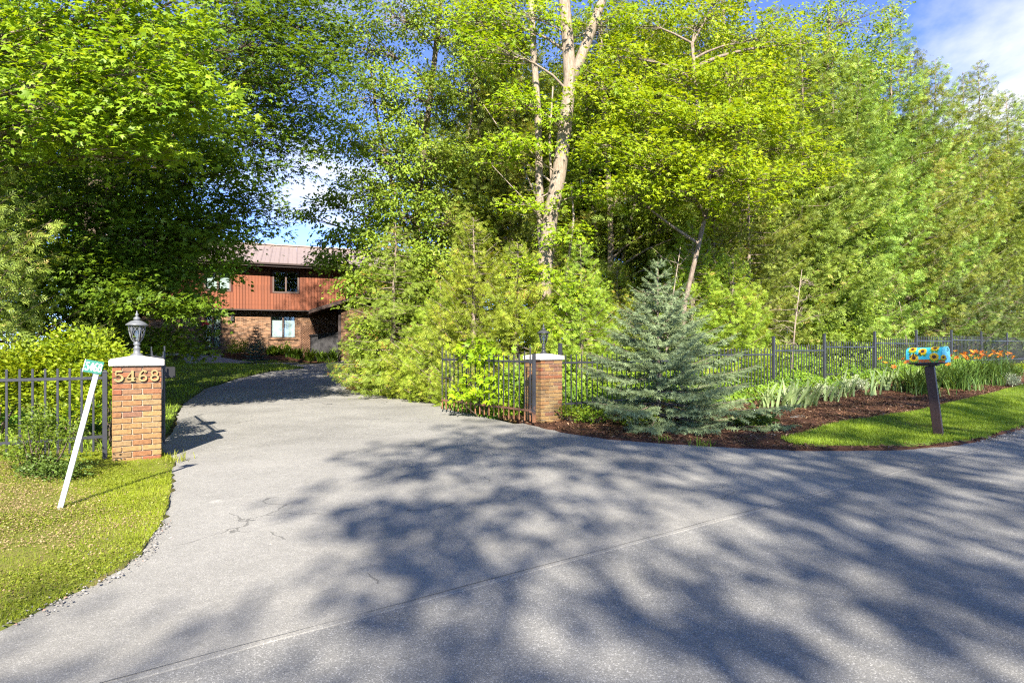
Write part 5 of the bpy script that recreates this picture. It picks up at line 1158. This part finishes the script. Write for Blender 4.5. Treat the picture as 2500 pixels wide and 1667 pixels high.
for i, (u, v, s_, m, lb) in enumerate(((2468,925,.42,M_shrub,'dark round shrub at the far end of the mulch bed'), (2462,945,.32,M_silver,'low silvery shrub in the mulch beside the lawn'), (2500,920,.5,M_gold,'yellow-green shrub where the bed meets the fence'), (2010,975,.30,M_silver,'pale variegated shrub behind the irises near the fence'), (2088,955,.30,M_silver,'pale variegated shrub beside the fourth fence post'), (1935,985,.34,M_silver,'pale shrub behind the irises nearest the spruce'))):
    p = gp(u, v); shrub('border_shrub', lb, tuple(p), [((0, 0, s_ * .45), (s_ * .85, s_ * .8, s_ * .5)), ((s_ * .3, .05, s_ * .5), (s_ * .5, s_ * .5, s_ * .4))], m, 120 + i, (.03, .055), 12, .12, 60, T_KITE)
for i, (u, v, lb) in enumerate(((1838,1046,'leafy green hosta at the skirt of the blue spruce'), (1395,1030,'green seedlings between plain pillar and spruce'), (1455,1036,'low green weeds under the left branches of the spruce'), (1560,1045,'leafy weeds at the foot of the spruce trunk'))):
    p = gp(u, v); shrub('hosta' if i == 0 else 'weed_clump', lb, tuple(p), [((0, 0, .10), (.28, .2, .14))], M_shrub if i == 0 else M_under, 130 + i, (.08, .14) if i == 0 else (.05, .09), 7, .12, 34, T_OVATE, 'plant')
# ------------------------------------------------------------------ planting by the house
def hp(t, q): p = HP + HE * t - HM * q; return (p[0], p[1], hz(*p))
pot = thing('potted_canna', 'tall canna with crimson flowers in a dark pot by the door', 'pot plant', hp(-2.95, .75))
pot.location.z += .04
MB().lathe([(.22, 0), (.26, .04), (.30, .30), (.33, .33), (.33, .38), (.29, .38), (.27, .34)], 20).build('pot', simple('dark_blue_glaze', (.012, .014, .022), .3), pot, True)
r = np.random.default_rng(140); n = 42; zz_ = r.uniform(.4, 1.35, n); az = r.uniform(0, 6.28, n)
Pq = np.stack([.06 * np.cos(az), .06 * np.sin(az), zz_], 1); Tq = np.stack([np.cos(az), np.sin(az), r.uniform(-.3, .9, n)], 1)
o = link(bpy.data.objects.new('leaves', leaves_mesh('leaves', T_OVATE, Pq, Tq, np.tile(UPV, (n, 1)) + r.normal(0, .3, (n, 3)), r.uniform(.25, .45, n), r.uniform(0, 1, n), M_shrub)), pot); o['kind'] = 'stuff'
MB().tube([(0, 0, .3), (.02, 0, 1.0), (.0, 0, 1.6)], [.025, .02, .012], 6).build('stem', M_lily, pot, True)
n = 26; Pq = np.stack([r.normal(0, .07, n), r.normal(0, .06, n), r.uniform(1.42, 1.72, n)], 1)
o = link(bpy.data.objects.new('blossoms', leaves_mesh('blossoms', T_OVATE, Pq, r.normal(0, 1, (n, 3)), r.normal(0, 1, (n, 3)), r.uniform(.09, .15, n), r.uniform(0, 1, n), M_pink)), pot); o['kind'] = 'stuff'
shrub('foundation_shrub', 'yellow-green rounded shrub right of the entrance walkway', hp(-1.25, 1.2), [((0, 0, .35), (.75, .5, .42))], M_gold, 141, (.06, .10), 12, .2, 110, T_KITE)
shrub('foundation_shrub', 'silvery flowering shrub against the brick wall', hp(-.45, .9), [((0, 0, .35), (.35, .3, .35))], M_silver, 142, (.05, .09), 12, .16, 60, T_KITE)
shrub('foundation_shrub', 'low hosta clump below the ground floor window', hp(.75, 1.0), [((0, 0, .2), (.5, .35, .28)), ((-.5, 0, .15), (.3, .3, .2))], M_under, 143, (.10, .16), 9, .18, 60, T_OVATE)
shrub('foundation_shrub', 'dark low shrub at the foot of the steps by the door', hp(-4.9, 1.2), [((0, 0, .3), (.7, .5, .4))], M_shrub, 144, (.07, .11), 12, .2, 90, T_KITE)
for i, (t_, q_, s_) in enumerate(((1.55, 1.7, .8), (2.1, 2.2, .95), (2.7, 2.5, .85), (3.25, 2.9, .9), (1.2, 1.4, .65))):
    p = hp(t_, q_); tuft('fern', ('wide fern clump beneath the lattice', 'tall bright fern before the storage shed', 'fern between the shed and the brick pier', 'fern at the corner of the brick pier', 'small fern next to the hosta by the wall')[i], p, 90, (.55 * s_, 1.0 * s_), .075, (.6, 1.5), .1, M_fern, 150 + i, 'fern')

# ------------------------------------------------------------------ grass, mulch chips, pebbles, leaf litter
def scatter(poly, n, r, dens=None):
    A = np.asarray(poly); mn, mx = A.min(0), A.max(0); out_ = []
    tot = 0
    while tot < n:
        q = r.uniform(mn, mx, (n, 2)); q = q[inside(A, q)]
        if dens is not None: q = q[r.uniform(0, 1, len(q)) < dens(q)]
        out_.append(q); tot += len(q)
        if len(out_) > 60: break
    return np.concatenate(out_)[:n]
def patch(q, f, ph): return .5 + .25 * np.sin(q[:, 0] * f + ph + 1.7 * np.sin(q[:, 1] * f * .7)) + .25 * np.sin(q[:, 1] * f * 1.3 + ph * 2 + 1.3 * np.sin(q[:, 0] * f * .9))
T_BLADE = (np.array([(-.06, 0, 0), (.06, 0, 0), (0, 1, .15)]), np.array([(0, 1, 2)]))
M_grass = foliage('grass_blades', (.13, .17, .012), (.28, .33, .02), .35, odd=(.30, .24, .10))
M_grassd = foliage('lush_grass_blades', (.11, .18, .016), (.25, .34, .028), .35)
def grass(name, label, poly, n, h, leafm, seed, off, dens=None, bare=.0, width=1.0):
    r = np.random.default_rng(seed); q = scatter(poly, n, r, dens); m = len(q); pt = patch(q, 2.1, seed)
    P = np.stack([q[:, 0], q[:, 1], hgt(q[:, 0], q[:, 1]) + off], 1)
    T = np.stack([r.normal(0, .38, m), r.normal(0, .38, m), np.ones(m)], 1); N = np.stack([r.normal(0, 1, m), r.normal(0, 1, m), np.full(m, .2)], 1)
    S = r.uniform(*h, m) * (.6 + .6 * pt)
    tm = (T_BLADE[0] * [width, 1, 1], T_BLADE[1])
    o = link(bpy.data.objects.new(name, leaves_mesh(name, tm, P, T, N, S, np.clip(pt * .55 + r.uniform(0, .5, m), 0, 1), leafm)))
    return tag(o, label, 'grass', kind='stuff')
lawn_vis = [p for p in left_edge] + [gl(.33, .1)[:2], gl(.1, 1.2)[:2], gl(-3.4, .9)[:2], (-7.0, 4.6), (-3.6, 2.0)]
grass('grass', 'sunlit patchy grass around the leaning address sign', lawn_vis, 200000, (.014, .034), M_grass, 201, .022, lambda q: np.clip(.62 + 1.1 * (patch(q, 1.6, .4) - .5) + 1.3 * (patch(q, 5.3, 2.0) - .5) + .8 * (patch(q, 13., 1.0) - .5), .5, 1))
edge_d = lambda q: np.exp(-np.min(np.linalg.norm(q[:, None] - np.array(wobble(left_edge, .1, 0, 0))[None, :-8], axis=2), axis=1) / .16)
grass('grass_edge', 'longer bright grass along the asphalt edge near the sign', lawn_vis, 7000, (.02, .045), M_grass, 202, .01, edge_d)
grass('grass', 'mown grass strip around the mailbox', [tuple(p) for p in lawn_right_poly[:7]] + [G2(2500,945)] + [G2(*q) for q in lawn_right_px[::-1]], 70000, (.03, .065), M_grassd, 203, .045, None, width=1.3)
lh = [p for p in lawn_house_poly]
grass('grass', 'shaded lawn grass in front of the house', lh, 42000, (.05, .10), M_grassd, 204, .03, None, width=2.0)
M_clover = foliage('clover_leaves', (.10, .15, .012), (.22, .27, .03), .3)
M_thatch = foliage('dry_thatch', (.18, .13, .06), (.36, .28, .14), .1)
cl_d = lambda q: np.clip((patch(q, 3.1, 1.1) - .35) * 2 + (patch(q, 9., .3) - .5), .03, 1)
th_d = lambda q: np.clip((.62 - patch(q, 1.6, .4)) * 2 + (patch(q, 7., 2.3) - .5), .05, 1)
def ground_leaves(name, label, poly, n, size, m, seed, off, dens, cat):
    r = np.random.default_rng(seed); q = scatter(poly, n, r, dens); k = len(q); a = r.uniform(0, 6.28, k)
    P = np.stack([q[:, 0], q[:, 1], hgt(q[:, 0], q[:, 1]) + off + r.uniform(0, .016, k)], 1); T = np.stack([np.cos(a), np.sin(a), r.normal(.1, .4, k)], 1); N = np.stack([r.normal(0, .4, k), r.normal(0, .4, k), np.ones(k)], 1)
    o = link(bpy.data.objects.new(name, leaves_mesh(name, T_KITE, P, T, N, r.uniform(*size, k), r.uniform(0, 1, k), m))); return tag(o, label, cat, kind='stuff')
ground_leaves('clover', 'small clover and weed leaves in the roadside lawn', lawn_vis, 40000, (.010, .022), M_clover, 231, .026, cl_d, 'clover')
ground_leaves('dry_thatch', 'dry tan thatch on the bare spots of the roadside lawn', lawn_vis, 32000, (.006, .020), M_thatch, 232, .024, th_d, 'thatch')
# weeds and tufts in the mulch edge and drive edge
for i, (u, v, lb) in enumerate(((1712,1090,'grass tuft at the asphalt edge under the spruce'), (1622,1080,'small grass tuft on the mulch edge near the spruce trunk'), (1560,1055,'wispy grass tuft between spruce trunk and pillar'), (428,1128,'grass tuft at the corner of the numbered pillar'))):
    p = gp(u, v); tuft('grass_tuft', lb, p, 46, (.07, .19), .008, (.2, 1.2), .07, M_grassd if i < 3 else M_grass, 210 + i, 'grass')
T_CHIP = (np.array([(-.16, -.5, .02), (.16, -.5, 0), (.12, .5, .06), (-.1, .5, .0)]), np.array([(0, 1, 2), (0, 2, 3)]))
M_chip = foliage('mulch_chips', (.018, .009, .006), (.14, .065, .038), .0, odd=(.26, .17, .11))
def flat_bits(name, label, poly, n, size, m, seed, off, tm=T_CHIP, cat='mulch', dens=None, tilt=.35):
    r = np.random.default_rng(seed); q = scatter(poly, n, r, dens); k = len(q)
    P = np.stack([q[:, 0], q[:, 1], hgt(q[:, 0], q[:, 1]) + off + r.uniform(0, .018, k)], 1); a = r.uniform(0, 6.28, k)
    T = np.stack([np.cos(a), np.sin(a), r.normal(0, tilt, k)], 1); N = np.stack([r.normal(0, tilt, k), r.normal(0, tilt, k), np.ones(k)], 1)
    o = link(bpy.data.objects.new(name, leaves_mesh(name, tm, P, T, N, r.uniform(*size, k), r.uniform(0, 1, k), m))); return tag(o, label, cat, kind='stuff')
flat_bits('mulch_chips', 'loose red-brown bark chips on the planting bed', bed_poly, 42000, (.025, .075), M_chip, 221, .03, dens=lambda q: np.where((q[:, 0] < 14) & (q[:, 1] < 18), 1.0, .1))
T_STONE = (np.array([(-.5, -.3, 0), (.4, -.45, 0), (.55, .3, 0), (-.3, .5, 0), (-.1, 0, .42), (.2, .1, .36)]), np.array([(0, 1, 5), (1, 2, 5), (2, 3, 5), (3, 4, 5), (3, 0, 4), (0, 5, 4)]))
M_stone = foliage('pale_pebbles', (.14, .13, .12), (.33, .31, .285), .0, odd=(.40, .24, .17))
edge_l = lambda q: np.exp(-(np.min(np.linalg.norm(q[:, None] - np.array(wobble(left_edge, .1, 0, 0))[None, :-8], axis=2), axis=1) / .10) ** 2) * (q[:, 1] < 4.4)
le = np.array(left_edge)
flat_bits('gravel', 'loose pale gravel along the asphalt edge by the lawn', [tuple(p) for p in le[:6] + [-.35, .1]] + [tuple(p) for p in le[:6][::-1] + [.10, -.03]], 420, (.006, .017), M_stone, 222, .008, T_STONE, 'gravel', edge_l, .2)
flat_bits('gravel', 'grey gravel on the road shoulder past the mailbox', [G2(2380,1083), G2(2440,1060), G2(2500,1038), rd(16, 1.4), rd(16, .0), rd(9.5, .05)], 3000, (.008, .022), foliage('grey_pebbles', (.13, .125, .12), (.28, .27, .26), .0), 223, .012, T_STONE, 'gravel', None, .2)
flat_bits('leaf_litter', 'dry tan needles and leaves along the drive edge below the gate', [G2(1262,1034), G2(1127,1001), G2(1063,983), G2(978,971), G2(900,958), G2(842,948), G2(860,940), G2(980,958), G2(1100,980), G2(1250,1015)], 5200, (.02, .06), foliage('dry_litter', (.16, .09, .035), (.36, .24, .11), .1), 224, .012, T_CHIP, 'litter')
# a few small stones lying on the asphalt
for i, (u, v, s_) in enumerate(((419,1317,.05), (662,1330,.03), (760,1310,.025), (561,1296,.02))):
    p = gp(u, v); r = np.random.default_rng(230 + i); V = T_STONE[0] * [s_, s_, s_ * .8]
    o = link(bpy.data.objects.new('stone', np_mesh('stone', np.concatenate([V, V[:4] * [1, 1, 0]]), T_STONE[1], M_stone, r.uniform(.3, .9, 6)))); o.location = (p[0], p[1], p[2] + .006); o.rotation_euler = (0, 0, i * 1.3)
    tag(o, ('largest loose stone on the asphalt near the lawn edge', 'loose stone in the middle of the driveway apron', 'loose dark pebble farther out on the apron', 'smallest pebble on the sunny apron')[i], 'stone')
